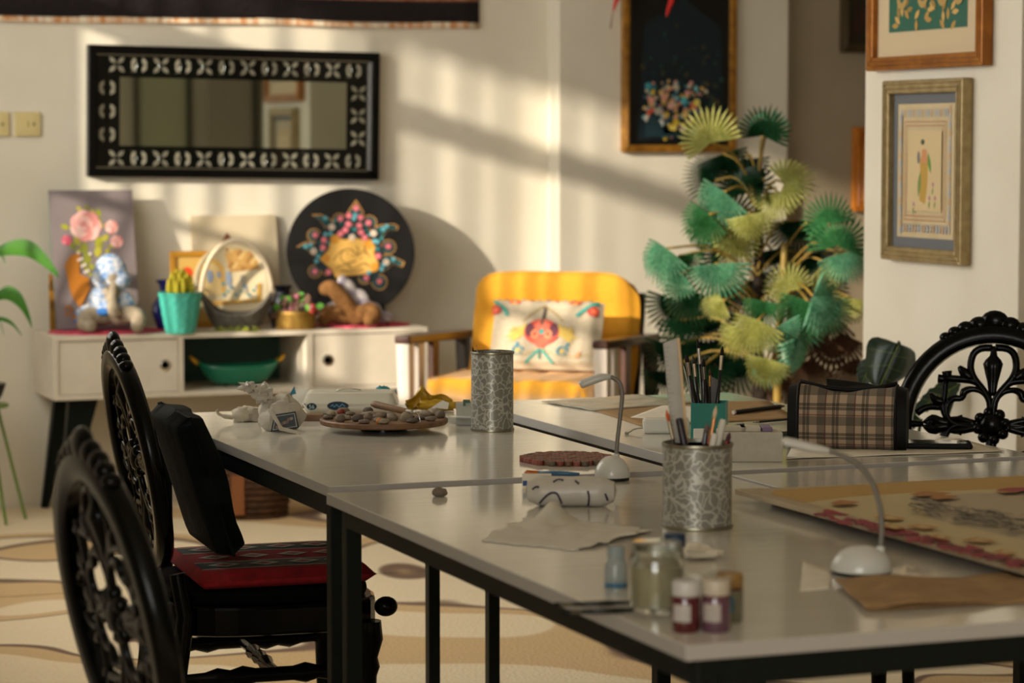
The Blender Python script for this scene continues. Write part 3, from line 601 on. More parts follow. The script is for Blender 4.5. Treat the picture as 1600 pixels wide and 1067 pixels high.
for s in (-1, 1):
    G().tube([(s * .03, .11, .40), (s * .155, -.02, .0)], .007, 8).build('front_leg', m_black, es); G().tube([(s * .155, -.075, .012), (s * .15, 0.0, .026)], .006, 8).build('hook', m_black, es)
G().tube([(-.15, .0, .03), (.15, .0, .03)], .006, 8).build('crossbar', m_black, es); G().tube([(0, .12, .39), (0, .14, .0)], .006, 8).build('rear_leg', m_black, es)
# ================================================================ pictures
m_dp = M('dark_painting', '#04080a', .3, coat=.3)
def framed(name, label, o, ux, uz, wd, h, fw_, dp_, fm_, inner, parts=None, mat_w=0, mat_m=None):
    ux = Vector(ux).normalized(); uz = Vector(uz); n = ux.cross(uz).normalized()   # n points away from viewer side handled by caller
    t = thing(name, label, 'picture', o); rt = Matrix((ux, -n * -1, uz)).transposed()
    t.rotation_euler = rt.to_euler()
    W2, H2 = wd / 2, h / 2
    for a_, b_, c_, d_ in (((-W2, 0), (W2, 0), (W2 - fw_, fw_), (-W2 + fw_, fw_)), ((-W2, h), (-W2 + fw_, h - fw_), (W2 - fw_, h - fw_), (W2, h)), ((-W2, 0), (-W2 + fw_, fw_), (-W2 + fw_, h - fw_), (-W2, h)), ((W2, 0), (W2, h), (W2 - fw_, h - fw_), (W2 - fw_, fw_))):
        g = G().prism([a_, b_, c_, d_], (0, 0, 0), (1, 0, 0), (0, 0, 1), -.001, dp_); g.build('frame_side', fm_, t, bevel=.004)
        cx = [a_, b_, c_, d_]; k_ = .35; mid = lambda p_, q_: (p_[0] + (q_[0] - p_[0]) * k_, p_[1] + (q_[1] - p_[1]) * k_)
    g = G()
    for k_ in (.3, .62):
        f_ = fw_ * k_; g.tube([(-W2 + f_, -dp_, f_), (W2 - f_, -dp_, f_), (W2 - f_, -dp_, h - f_), (-W2 + f_, -dp_, h - f_), (-W2 + f_, -dp_, f_ + .001)], fw_ * .1, 6)
    g.build('moulding_beads', fm_, t, smooth=60)
    if mat_w: 
        G().box(-W2 + fw_ * .9, W2 - fw_ * .9, -dp_ * .45, -.002, fw_ * .9, h - fw_ * .9).build('mount', mat_m, t)
        G().box(-W2 + fw_ + mat_w, W2 - fw_ - mat_w, -dp_ * .45 - .0012, -dp_ * .45 + .001, fw_ + mat_w, h - fw_ - mat_w).build('picture', inner, t)
        yb = -dp_ * .45 - .0015
    else:
        G().box(-W2 + fw_ * .9, W2 - fw_ * .9, -dp_ * .45, -.002, fw_ * .9, h - fw_ * .9).build('picture', inner, t); yb = -dp_ * .45 - .0003
    return t, yb
a0_, a1_ = PY(969, 238, -.12), PY(1146, 238, -.12)
wd = a1_.x - a0_.x; h = .86
t, yb = framed('dark_painting', 'tall gold-framed dark painting with a bright flower group low down, behind the palm', ((a0_.x + a1_.x) / 2, -.122, a0_.z), (1, 0, 0), (0, 0, 1), wd, h, .03, .03, m_gold, m_dp)
mo = Motif(lambda u, v, l: Vector(((u - 1055) / 177 * wd, yb - l, (238 - v) / 177 * wd)))
random.seed(3)
mo.poly('#0c1e26', [(992, 220), (1000, 60), (1060, 20), (1120, 60), (1125, 220)])
for i in range(230):
    y = 215 - abs(random.gauss(0, 1)) * 60; x = 1000 + random.random() * 118 - max(0, 140 - y) * .12
    lo = y > 135 and x < 1085 + random.random() * 20
    c_ = random.choice(('#2f7f8c', '#c98a7a', '#d8b06a', '#7fb3ba', '#e0a49a', '#c9c0a8', '#d8b844', '#3a5a6a') if lo else ('#0f2c30', '#1c3a34', '#3a3a28', '#123038', '#54452a', '#20443c', '#0a1a20'))
    r = random.uniform(1.8, 5.2); mo.poly(c_, leafp(x, y, random.random() * 6.3, r * 2, r * .8, 4))
for x, y, c_ in ((1004, 190, '#c8c4b4'), (1010, 165, '#e3a08c'), (1020, 180, '#b6b2a4'), (1030, 160, '#d69a84'), (1040, 172, '#e0b0a0'), (1048, 196, '#d8b83c'), (1043, 205, '#e4cf60'), (1024, 197, '#c8d0cc'), (1062, 185, '#e0c070'), (1075, 172, '#d05848'), (1080, 168, '#e6d46a'), (1005, 145, '#3f98a4'), (1060, 165, '#4fb0bc'), (1008, 182, '#d85a34')): mo.poly(c_, circ(x, y, 5.5, 9))
mo.poly('#16323a', [(1000, 200), (1010, 180), (1024, 196), (1030, 212), (1060, 210), (1066, 216), (1000, 216)])
mo.build('painted_motif', t)
# niche pictures
a0_ = PY(1311, 82, -.06); framed('dark_framed_picture', 'dark-framed picture high in the shaded niche, cut by the pillar', (a0_.x + .16, -.062, a0_.z), (1, 0, 0), (0, 0, 1), .32, .5, .035, .03, M('dark_gold', '#4a3a22', .5, .3), M('dark_green_picture', '#1e2410', .5, c2='#3a1a12', sc_=12))
a0_ = PY(1329, 330, -.06); framed('orange_wood_frame', 'orange wooden frame glowing at the edge of the niche beside the pillar', (a0_.x + .15, -.062, a0_.z), (1, 0, 0), (0, 0, 1), .3, .36, .07, .03, M('orange_wood', '#c47a24', .4, c2='#a55c18', sc_=12, stretch=(6, 1, 1)), m_paper)
# pillar pictures: on the plane x = XP, running along -y toward the viewer
def pillar(name, label, c_, fw_, fm_, inner, mat_w, mat_m):
    P = [PX(x, y, XP) for x, y in c_]; yl, yr = P[0].y, P[1].y; zb = (P[0].z + P[1].z) / 2; h = ((P[2].z + P[3].z) / 2) - zb
    return framed(name, label, (XP - .002, (yl + yr) / 2, zb), (0, -1, 0), (0, 0, 1), yl - yr, h, fw_, .035, fm_, inner, None, mat_w, mat_m) + (yl - yr, h)
m_gilt2 = M('dull_gilt', '#8f7a52', .4, .4, c2='#a8946a', sc_=30)
t, yb, wd, h = pillar('framed_miniature', 'gilt-framed picture of a figure in a pale ornamental border, lower on the pillar', [(1392, 404), (1518, 415), (1518, 118), (1392, 130)], .04, m_gilt2, M('miniature_paper', '#cbb894', .7, c2='#c2ae86', sc_=14), .030, M('grey_blue_mount', '#67696c', .7))
pw, ph = wd - .14, h - .14
mo = Motif(lambda u, v, l: Vector((u * pw, yb - l, h / 2 + v * ph)))
for i in range(64):
    s = i / 64 * 4; k = int(s); q = s - k - .5; x, y = ((q * .86, .43), (.43, -q * .9), (-q * .86, -.43), (-.43, q * .9))[k]
    mo.poly(('#a3a5a8', '#b89a78', '#b0a99c')[i % 3], circ(x, y, .022, 8, .035))
for r in (.36, .33): mo.line('#b58a62', [(-r, -r * 1.02), (r, -r * 1.02), (r, r * 1.02), (-r, r * 1.02), (-r, -r * 1.02)], .006)
mo.poly('#cdb68a', [(-.3, -.3), (.3, -.3), (.3, .3), (-.3, .3)])
mo.poly('#b7923f', [(-.08, -.22), (.02, -.25), (.06, -.1), (.07, .08), (0, .17), (-.08, .08), (-.06, -.06)]); mo.poly('#c88a5c', [(-.06, .06), (.06, .06), (.04, .16), (-.04, .16)]); mo.poly('#d3b48a', circ(-.03, .19, .03, 10, .035)); mo.poly('#3c4a34', circ(-.03, .215, .035, 10, .022))
mo.poly('#5a8a3c', leafp(.12, -.02, R_(110), .17, .025)); mo.poly('#7a8a4c', leafp(-.1, -.2, R_(80), .2, .03)); mo.poly('#6f6a70', circ(-.1, .1, .025, 8, .05))
for x, y in ((.16, -.1), (.1, -.2), (.2, -.2), (-.18, -.25)): mo.poly('#b07a8a', circ(x, y, .018, 7)); mo.poly('#6f8a4c', leafp(x, y - .02, R_(260), .06, .012))
mo.build('painted_motif', t)
t, yb, wd, h = pillar('framed_painting', 'gold-framed painting with a green ornamental ground, at the top of the pillar', [(1369, 115), (1552, 99), (1552, -260), (1369, -230)], .04, M('orange_gilt', '#a86a22', .35, .4, c2='#8a5218', sc_=25), M('painting_ground', '#b8a784', .6, c2='#9fa58c', sc_=10), .07, M('cream_mount', '#c9b492', .7))
pw, ph = wd - .22, h - .22
mo = Motif(lambda u, v, l: Vector((u * pw, yb - l, .11 + v * pw * .9)))
mo.poly('#1f5a46', [(-.5, 0.005), (.5, 0.005), (.5, .36), (-.5, .36)])
for i in range(46): mo.poly(('#b08a44', '#c9a25a', '#9a7a3c')[i % 3], leafp(-.46 + (i * .137) % .92, .05 + (i * .061) % .36, i * 1.7, .09, .02))
for x in (-.32, -.05, .2, .4): mo.poly('#b08f50', circ(x, .26, .07, 12, .10)); mo.poly('#2c5a48', circ(x, .26, .035, 10, .05))
mo.poly('#d8cfc4', [(-.3, .5), (-.22, .44), (0, .42), (.02, .7), (-.3, .7)]); mo.poly('#4a3a3c', [(-.32, .45), (-.24, .42), (-.24, .7), (-.32, .7)]); mo.poly('#7a2a24', [(-.16, .55), (-.06, .55), (-.08, .75), (-.16, .75)]); mo.poly('#4c4650', stroke([(-.2, .43), (-.17, .5), (-.2, .6)], .012)[0] + stroke([(-.2, .43), (-.17, .5), (-.2, .6)], .012)[1][::-1])
mo.build('painted_motif', t)
# red hanging ornaments
m_red = M('red_felt', '#d0190e', .6)
for k, (px, py, l, lb) in enumerate(((958, 18, 30, 'red hanging pennant tip left of the dark painting'), (1041, 26, 34, 'red hanging pennant tip over the dark painting top'))):
    p = PY(px, py, -.32); u = dep(p) / FPX; t = thing('hanging_pennant', lb, 'ornament', p, VY)
    L_ = .32; G().tube(spline([(0, 0, 0), (4 * u, 0, 14 * u), (9 * u, 0, 34 * u), (10 * u, 0, L_)], 5), [.0016 + .0135 * (i / 15) ** .7 for i in range(16)], 10, sq=(1, .5, 1)).build('pennant', m_red, t, smooth=180)
    G().tube([(10 * u, 0, L_), (10 * u, 0, CZ - p.z)], .0015, 5).build('cord', m_red, t)
    if k == 0: G().tube([(0, 0, .004), (-4 * u, 0, -26 * u)], [.0012, .0035], 6).build('tassel', M('tassel_mauve', '#8a5a52', .9), t)
# ================================================================ armchair and cushion
m_yel = M('yellow_upholstery', '#d99a1e', .8, c2='#d4941a', sc_=60, bump=.25, bsc=300, sheen=.2)
m_cw = M('armchair_wood', '#4a2512', .35, c2='#391b0c', sc_=12, stretch=(1, 8, 1), coat=.3)
m_slat = M('armchair_slat_sunlit', '#d8ccc0', .5)  # pale tone puts the sun on these wooden posts into their colour
pa = PD(828, 600, 9.5)
AR = VY - R_(18.6)
ac = thing('armchair', 'yellow tufted armchair with a wooden frame, beside the palm', 'armchair', (pa.x, pa.y, 0), AR)
SW, SD = .64, .60   # seat width, depth; local -y is the front
SZ0, SZ1 = .40, .575
def cushion(w_, d_, t_, n=26, tuft=None, rk=.0):
    g = G()
    def prof(u): return max(0.0, 1 - abs(2 * u - 1) ** 10) ** .5
    for s in (1, -1):
        def fn(u, v, s=s):
            e = (prof(u) * prof(v)) ** .6; z = s * t_ / 2 * (.35 + .65 * e) * (1 if e > 0 else .0)
            if tuft and s > 0: z -= tuft(u, v)
            k = 1 - .02 * (1 - e); a_, b_ = 2 * u - 1, 2 * v - 1
            return (a_ * math.sqrt(1 - rk * b_ ** 8) * w_ / 2 * k, b_ * math.sqrt(1 - rk * a_ ** 8) * d_ / 2 * k, z)
        o = len(g.v); g.grid(fn, n, n)
        if s < 0:
            nf = n * n; g.f[-nf:] = [q[::-1] for q in g.f[-nf:]]
    N1 = n + 1; off = N1 * N1
    ring = [i for i in range(N1)] + [j * N1 + n for j in range(1, N1)] + [n * N1 + i for i in range(n - 1, -1, -1)] + [j * N1 for j in range(n - 1, 0, -1)]
    fs = [(ring[k], ring[(k + 1) % len(ring)], ring[(k + 1) % len(ring)] + off, ring[k] + off)[::-1] for k in range(len(ring))]
    g.f += fs; g.m += [0] * len(fs); return g
def chan(u, v):  # soft channels running from front to back
    x = (u * 6) % 1; return .012 * math.exp(-((x - .5) / .1) ** 2)
o = cushion(SW, SD, SZ1 - SZ0, tuft=chan, rk=.12).build('seat_cushion', m_yel, ac, smooth=180); o.location = (0, -.03, (SZ0 + SZ1) / 2)
def tufts(u, v):
    d = 0
    for j, vv in enumerate((.42, .68)):
        for i in range(5):
            uu = (i + .5 + (.0 if j else .5)) / 5; d += .034 * math.exp(-(((u - uu) * 6) ** 2 + ((v - vv) * 6) ** 2) * 1.4)
    return d
o = cushion(SW + .02, .56, .15, tuft=tufts, rk=.3).build('back_cushion', m_yel, ac, smooth=180); o.rotation_euler = (R_(90 - 14), 0, 0); o.location = (0, .285, .655)
g = G().box(-.33, .33, -.30, .24, SZ0 - .06, SZ0 - .012); g.build('seat_frame', m_cw, ac, bevel=.006)
G().hexa([(-.31, .33, .42), (.31, .33, .42), (.31, .35, .42), (-.31, .35, .42)], [(-.31, .43, .84), (.31, .43, .84), (.31, .45, .84), (-.31, .45, .84)]).build('back_frame', m_dark, ac)
for s in (-1, 1):
    x = s * .365
    G().hexa([(x - .03, -.34, .69), (x + .03, -.34, .69), (x + .035, .33, .665), (x - .035, .33, .665)], [(x - .03, -.34, .72), (x + .03, -.34, .72), (x + .035, .33, .70), (x - .035, .33, .70)]).build('armrest', m_cw, ac, bevel=.008)
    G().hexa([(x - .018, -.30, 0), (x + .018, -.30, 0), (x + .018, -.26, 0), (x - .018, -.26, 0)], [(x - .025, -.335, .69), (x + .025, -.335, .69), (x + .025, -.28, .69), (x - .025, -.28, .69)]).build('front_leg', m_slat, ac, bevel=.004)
    for yy in (-.17, -.02):
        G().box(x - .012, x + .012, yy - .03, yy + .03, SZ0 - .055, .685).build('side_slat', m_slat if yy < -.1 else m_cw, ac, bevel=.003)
    G().hexa([(x - .02, .36, 0), (x + .02, .36, 0), (x + .02, .41, 0), (x - .02, .41, 0)], [(x - .022, .27, .672), (x + .022, .27, .672), (x + .022, .33, .672), (x - .022, .33, .672)]).build('rear_leg', m_dark, ac, bevel=.004)
    G().box(x - .012, x + .012, -.30, .34, SZ0 - .06, SZ0 - .02).build('side_rail', m_cw, ac, bevel=.003)
# cushion
cu = thing('embroidered_cushion', 'cream cushion embroidered with a red and teal flower, on the yellow armchair', 'cushion', ac.location, AR)
CWd, CHt = .42, .255
Mc = Matrix.Translation((.055, .03, SZ1 + .128)) @ Matrix.Rotation(R_(90 - 20), 4, 'X')
cg = cushion(CWd, CHt, .12, 22); o = cg.build('cover', M('cream_linen', '#bdb09a', .9, c2='#b5a78f', sc_=80), cu, smooth=180); o.matrix_basis = Mc
def cmap(u, v, l):
    uu, vv = (u - 505) / 440 + .5, (590 - v) / 330 + 0.0
    uu = min(.985, max(.015, uu)); vv = min(.985, max(.015, vv))
    pr = lambda q: max(0.0, 1 - abs(2 * q - 1) ** 10) ** .5
    e = (pr(uu) * pr(vv)) ** .6; k = 1 - .02 * (1 - e)
    return Mc @ Vector(((uu - .5) * CWd * k, (vv - .5) * CHt * k, .06 * (.35 + .65 * e) + .003 + l))
mo = Motif(cmap)    # design units: u 285..725, v 260..590
def ring(c_, x, y, r0, r1, a0, a1, n=16):
    A = [R_(a0 + (a1 - a0) * i / n) for i in range(n + 1)]; mo.line(c_, [(x + (r0 + r1) / 2 * math.cos(a_), y - (r0 + r1) / 2 * math.sin(a_)) for a_ in A], (r1 - r0) / 2)
for s in (-1, 1):
    for i in range(14):
        an = R_(15 + i * 11); x = 505 + s * (95 + 18 * (i % 3)) * math.cos(an) * 1.05; y = 445 - 100 * math.sin(an) + 35
        mo.poly(('#b89a3c', '#c9ae58', '#a88a3c')[i % 3], leafp(x, y, an if s > 0 else math.pi - an, 24, 7))
    for i in range(8): an = R_(-30 + i * 26); mo.poly('#c2a548', leafp(505 + s * 80, 450, math.pi * (s < 0) - s * an, 55 + 10 * (i % 2), 8))
    ring('#2f9a8c', 505 + s * 225, 395, 55, 68, 85 if s < 0 else -5, -5 if s < 0 else 95) if False else None
    ring('#2a9488', 505 + s * 195, 345, 60, 74, (20 if s < 0 else 70), (110 if s < 0 else 160)) if False else None
    mo.line('#2a9488', [(505 + s * (130 + 90 * q), 350 - 70 * math.sin(q * 1.5)) for q in (0, .2, .4, .6, .8, 1)], 7) if s > 0 else mo.line('#2a9488', [(505 - (215 - 70 * math.sin(q * 1.57)), 275 + 80 * q) for q in (0, .2, .4, .6, .8, 1)], 7)
    mo.poly('#b5352c', circ(505 + s * 195, 325, 24, 12)); mo.poly('#d8643c', circ(505 + s * 195, 325, 14, 10))
    mo.poly('#c9543a', circ(505 + s * 120, 285, 24, 12, 12)); mo.poly('#e0a24c', circ(505 + s * 120, 290, 12, 9, 6))
    ring('#2a7f92', 505 + s * 88, 520, 16, 24, 0, 330); mo.poly('#c9ae58', circ(505 + s * 88, 520, 9, 8)); mo.poly('#2a7f92', leafp(505 + s * 100, 500, R_(-60), 26, 6))
    mo.line('#2a9488', [(505, 508), (505 + s * 30, 545), (505 + s * 55, 580)], 5); mo.line('#b8a06a', [(505, 505), (505 + s * 60, 540), (505 + s * 150, 545), (505 + s * 200, 530)], 2)
    mo.poly('#c98a5c', leafp(505 + s * 160, 520, R_(60 if s < 0 else 120), 40, 9))
    mo.line('#a08a4c', [(505, 300), (505 + s * 55, 350), (505 + s * 80, 380)], 2.5)
mo.poly('#c8402e', circ(505, 430, 70, 22, 62)); mo.poly('#d8583c', [(455, 455), (555, 455), (520, 500), (505, 515), (490, 500)])
for s in (-1, 1): mo.poly('#5a1530', circ(505 + s * 48, 420, 18, 12, 34)); mo.poly('#e08a5c', circ(505 + s * 26, 440, 16, 10, 22)); mo.poly('#c8402e', circ(505 + s * 26, 440, 8, 8, 12))
mo.poly('#d96a50', circ(505, 400, 30, 14, 26)); mo.poly('#b02c2c', circ(505, 430, 16, 10)); mo.poly('#2a9488', [(505, 410), (518, 432), (505, 445), (492, 432)])
mo.line('#4a3a30', [(510, 310), (503, 395)], 5); mo.line('#2a7060', [(503, 505), (505, 560)], 4)
for i in range(12): mo.poly(('#5a4a8a', '#b5352c', '#2a7f92')[i % 3], circ(320 + i * 33, 270 + (i * 17) % 12, 5, 6))
mo.build('embroidery', cu)
# ================================================================ fan palm
m_trunk = M('palm_trunk', '#1e150e', .9, c2='#2c2016', sc_=60, bump=.8)
m_pet = M('palm_petiole', '#9a7a34', .5, c2='#7a6a2c', sc_=20)
FAN = [M('palm_green', '#245c38', .4, c2='#4f9058', sc_=14, transl=.18), M('palm_lime_sunlit', '#8a9440', .4, c2='#c9c682', sc_=14, transl=.25), M('palm_deep', '#0b2a19', .45, c2='#14401f', sc_=14, transl=.12), M('palm_teal', '#35805f', .4, c2='#7fb391', sc_=14, transl=.18)]  # lime leaves carry sunlit highlights in their colour
def fanmesh(mat, span, droop, seed, n=20):
    rnd = random.Random(seed); g = G()
    for i in range(n):
        a0 = R_(-span + 2 * span * i / n); a1 = R_(-span + 2 * span * (i + 1) / n); am = (a0 + a1) / 2; tip = (1 - .22 * (abs(am) / R_(span)) ** 2) * rnd.uniform(.92, 1.04)
        def P(r, an, h): return (r * math.sin(an), r * math.cos(an), h - droop * r * r - droop * .6 * max(0, r - .55) * 1.5)
        hub = (0, 0, 0); L1, R1, M1 = P(.42, a0, 0), P(.42, a1, 0), P(.42, am, .075)
        wv = (a1 - a0) * .29; L2, R2, M2 = P(.75, am - wv, 0), P(.75, am + wv, 0), P(.75, am, .06); T2 = P(tip, am + rnd.uniform(-.03, .03), -.02 - rnd.random() * .08 * (1 + droop * 3))
        g.add([hub, L1, M1, R1, L2, M2, R2, T2], [(0, 2, 1), (0, 3, 2), (1, 2, 5, 4), (2, 3, 6, 5), (4, 5, 7), (5, 6, 7)])
    return g.mesh('fan_leaf', mat)
fans = {(k, d): fanmesh(FAN[k], sp, dr, k * 7 + d) for k in range(4) for d, (sp, dr) in enumerate(((108, .06), (88, .16), (120, .12)))}
pp = PD(1190, 700, 9.15); PPX = Vector((pp.x, pp.y, 0))
palm = thing('fan_palm', 'tall potted fan palm with sunlit pleated leaves, right of the yellow armchair', 'potted palm', PPX)
G().lathe([(.0001, 0), (.14, 0), (.15, .02), (.19, .3), (.205, .3), (.205, .335), (.18, .335), (.17, .29), (.0001, .29)], 32).build('pot', M('terracotta_dark', '#5a3626', .7, c2='#4a2c20', sc_=20), palm, smooth=40)
def W2L(px, py, d): return PD(px, py, d) - PPX
trk = spline([Vector((0, 0, .28)), W2L(1186, 600, 9.15), W2L(1182, 500, 9.15), W2L(1186, 400, 9.18), W2L(1184, 300, 9.2)], 6)
G().tube(trk, [.03 - .0007 * i for i in range(len(trk))], 10).build('trunk', m_trunk, palm, smooth=180)
trk2 = spline([Vector((.05, -.03, .28)), W2L(1215, 560, 9.1), W2L(1222, 470, 9.1), W2L(1226, 380, 9.1)], 6)
G().tube(trk2, [.017 - .0003 * i for i in range(len(trk2))], 8).build('side_stem', m_pet, palm, smooth=180)
# hub px, py, depth, radius px, direction (deg clockwise from up), colour, droop kind, facing (right, up, toward viewer), petiole root px
LV = [(1112, 222, 9.0, 62, -25, 1, 0, (-.3, .2, .9), (1184, 310)), (1192, 212, 9.1, 52, 10, 2, 0, (.1, .8, .5), (1184, 300)), (1200, 205, 9.15, 40, 20, 3, 0, (-.3, .1, .9), (1184, 300)),
      (1118, 282, 9.25, 55, -60, 2, 1, (-.3, .6, .7), (1184, 320)), (1132, 300, 9.0, 66, 215, 3, 1, (-.5, .3, .8), (1185, 330)), (1165, 300, 9.3, 62, -10, 2, 0, (0, .2, .9), (1185, 330)), (1145, 345, 9.05, 50, 190, 1, 1, (-.3, .2, .9), (1186, 350)),
      (1225, 285, 9.05, 54, 75, 1, 2, (.2, .5, .8), (1186, 330)), (1215, 300, 9.1, 55, 170, 1, 1, (.1, .3, .9), (1186, 330)), (1195, 285, 9.1, 50, -70, 2, 1, (0, .7, .6), (1186, 320)),
      (1042, 388, 8.95, 62, 215, 3, 1, (-.5, .5, .7), (1180, 430)), (1060, 400, 9.05, 52, 165, 0, 1, (-.2, .3, .9), (1180, 430)), (1118, 412, 8.9, 70, 175, 3, 1, (-.2, .45, .85), (1182, 470)), (1138, 400, 9.3, 60, -15, 2, 0, (.1, .2, .9), (1183, 430)), (1085, 455, 9.2, 62, 200, 2, 1, (-.1, .4, .9), (1182, 480)), (1128, 455, 9.3, 55, 150, 2, 1, (0, .5, .8), (1182, 480)),
      (1150, 375, 9.12, 48, 170, 1, 0, (-.2, 0, 1), (1186, 380)), (1310, 385, 8.95, 62, 5, 0, 0, (.1, .2, .9), (1228, 420)), (1318, 395, 9.0, 55, 165, 3, 1, (-.1, .4, .9), (1228, 430)), (1290, 410, 9.1, 55, 140, 1, 1, (.1, .4, .9), (1228, 440)),
      (1270, 462, 8.85, 70, 120, 3, 1, (-.1, .65, .75), (1226, 470)), (1262, 470, 8.9, 66, 200, 0, 1, (-.3, .5, .8), (1226, 480)), (1235, 455, 9.0, 50, -30, 1, 0, (-.2, .2, .9), (1226, 470)), (1185, 500, 8.85, 62, 205, 1, 1, (-.4, .4, .8), (1222, 520)), (1215, 510, 8.85, 50, 150, 3, 1, (-.2, .4, .9), (1222, 530)),
      (1130, 470, 8.9, 40, 245, 1, 1, (0, .6, .7), (1182, 500)), (1248, 525, 8.9, 66, 175, 3, 1, (.8, .2, .5), (1224, 540)), (1198, 560, 8.8, 52, 195, 1, 1, (-.5, .2, .8), (1215, 580)), (1205, 565, 8.85, 45, 160, 3, 1, (.5, .3, .8), (1215, 585)),
      (1245, 345, 9.3, 66, 180, 2, 1, (.1, .4, .9), (1186, 400)), (1330, 465, 9.1, 50, 190, 1, 1, (.1, .3, .9), (1226, 480)), (1130, 240, 9.3, 55, 160, 2, 1, (0, .5, .8), (1184, 320)), (1065, 500, 9.25, 50, 185, 2, 1, (-.1, .3, .9), (1180, 540)), (1100, 350, 9.2, 45, 200, 0, 1, (-.5, .2, .8), (1185, 380))]
for (px, py, r, an) in ((1060, 470, 70, 200), (1100, 488, 75, 180), (1080, 530, 70, 190), (1130, 530, 72, 170), (1050, 540, 60, 200), (1150, 560, 70, 180), (1100, 570, 70, 190), (1040, 580, 50, 185), (1170, 440, 62, 150), (1255, 400, 62, 160), (1280, 440, 60, 170), (1205, 390, 55, 170), (1160, 250, 55, 170), (1140, 345, 60, 10)):
    LV.append((px, py, 9.33 + .012 * (px % 7), r, an, 2, 1 if an > 90 else 0, (-.1, .35, .9), (1184, min(560, py + 30))))
for (px, py, r, an, k) in ((1170, 335, 52, 165, 1), (1108, 335, 56, 225, 0), (1240, 500, 62, 140, 3), (1160, 515, 52, 205, 1), (1296, 350, 52, -25, 0), (1288, 482, 52, 150, 3), (1065, 425, 50, 230, 3), (1195, 470, 50, 190, 0)):
    LV.append((px, py, 8.92 + .02 * (px % 5), r, an, k, 1 if 90 < an < 260 else 0, (-.35, .3, .85), (1186 if px < 1200 else 1226, min(560, py + 40))))
for (px, py, d, r, an, k, dr, fc, rt) in LV:
    h_ = W2L(px, py, d); u = d / FPX; m_ = (RV * math.sin(R_(an)) + ZV * math.cos(R_(an)) - FH * .15 * random.uniform(-1, 1)).normalized()
    n_ = (RV * fc[0] + ZV * fc[1] - FH * fc[2]); n_ = (n_ - m_ * n_.dot(m_)).normalized(); x_ = m_.cross(n_)
    mw = Matrix((x_, m_, n_)).transposed().to_4x4(); mw = Matrix.Translation(h_) @ mw @ Matrix.Scale(r * u, 4)
    inst(fans[(k, dr)], 'fan_leaf', palm, mw)
    a_ = W2L(rt[0], rt[1], 9.14); mid = (a_ + h_) / 2 + ZV * .05
    G().tube(spline([a_, mid, h_], 4), .0045, 6).build('petiole', m_pet, palm, smooth=180)
m_dry = M('dry_frond', '#4e3526', .9, c2='#6a4a34', sc_=30, transl=.2)
dm = fanmesh(m_dry, 60, .5, 99, 14)
for (px, py, r, an) in ((1300, 490, 70, 190), (1315, 520, 80, 175), (1290, 520, 75, 205), (1235, 590, 50, 215), (1270, 560, 60, 190), (1210, 600, 40, 235), (1335, 560, 60, 180)):
    h_ = W2L(px, py, 9.25); m_ = (RV * math.sin(R_(an)) + ZV * math.cos(R_(an))).normalized(); n_ = (-FH + ZV * .3); n_ = (n_ - m_ * n_.dot(m_)).normalized()
    inst(dm, 'dry_frond', palm, Matrix.Translation(h_) @ Matrix((m_.cross(n_), m_, n_)).transposed().to_4x4() @ Matrix.Scale(r * 9.25 / FPX, 4)); a_ = W2L(1222, 520, 9.14)
    G().tube(spline([a_, (a_ + h_) / 2 + ZV * .04, h_], 3), .004, 5).build('petiole', m_dry, palm)
# broad-leaved plant behind the right chair
def broad(g, L_, W_, fold=.25, curl=.3, n=10, k=6, lobe=0):
    def fn(u, v):
        y = v * L_; hw = W_ / 2 * (math.sin(math.pi * min(1, v ** .75)) ** .7 if 0 < v < 1 else 0) * (1 + lobe * math.sin(v * 26)); x = (2 * u - 1) * hw
        return (x, y, abs(x) * fold - curl * L_ * v * v * .5 + .004 * math.sin(v * 40) * abs(2 * u - 1))
    return g.grid(fn, k, n)
m_phil = M('philodendron', '#0f2416', .35, c2='#16301d', sc_=12, transl=.15); m_vein = M('leaf_vein', '#5c6a22', .5)
pc = PD(1405, 640, 7.55); bpn = thing('philodendron', 'dark broad-leaved plant between the pillar and the right chair', 'potted plant', (pc.x, pc.y, 0))
G().lathe([(.0001, 0), (.10, 0), (.13, .22), (.14, .22), (.14, .25), (.12, .25), (.0001, .22)], 24).build('pot', M('grey_pot', '#4a4640', .7), bpn, smooth=40)
for (px, py, d, L_, W_, an, fc) in ((1500, 600, 7.45, .16, .07, 240, (0, .7, .6)), (1440, 655, 7.5, .13, .06, 255, (0, .6, .7)), (1362, 560, 7.6, .09, .06, 200, (-.3, .2, .9))):
    h_ = PD(px, py, d) - bpn.location; m_ = (RV * math.sin(R_(an)) + ZV * math.cos(R_(an))).normalized(); n_ = RV * fc[0] + ZV * fc[1] - FH * fc[2]; n_ = (n_ - m_ * n_.dot(m_)).normalized()
    mw = Matrix.Translation(h_) @ Matrix((m_.cross(n_), m_, n_)).transposed().to_4x4()
    lf = broad(G(), L_, W_, .2, .15, 12, 8, .03).build('leaf', m_phil, bpn, smooth=180); lf.matrix_basis = mw
    vn = G(); vn.tube([(0, L_ * q, .001 - .15 * L_ * q * q * .5) for q in (0, .3, .6, .95)], .0018, 5)
    for s in (-1, 1):
        for q in (.2, .4, .6): vn.tube([(0, L_ * q, .001), (s * W_ * .4, L_ * (q + .16), .002 + W_ * .08)], .0009, 4)
    v_ = vn.build('vein', m_vein, lf)
    G().tube(spline([Vector((0, 0, .22)), Vector((h_.x * .3, h_.y * .3, .35)), h_ * .9 + Vector((0, 0, .03)), h_], 4), .005, 6).build('stem', m_phil, bpn, smooth=180)
ol = [(1405, 537), (1414, 547), (1422, 545), (1433, 551), (1429, 571), (1415, 589), (1392, 603), (1370, 613), (1357, 592), (1352, 562), (1356, 530), (1366, 526), (1385, 531)]
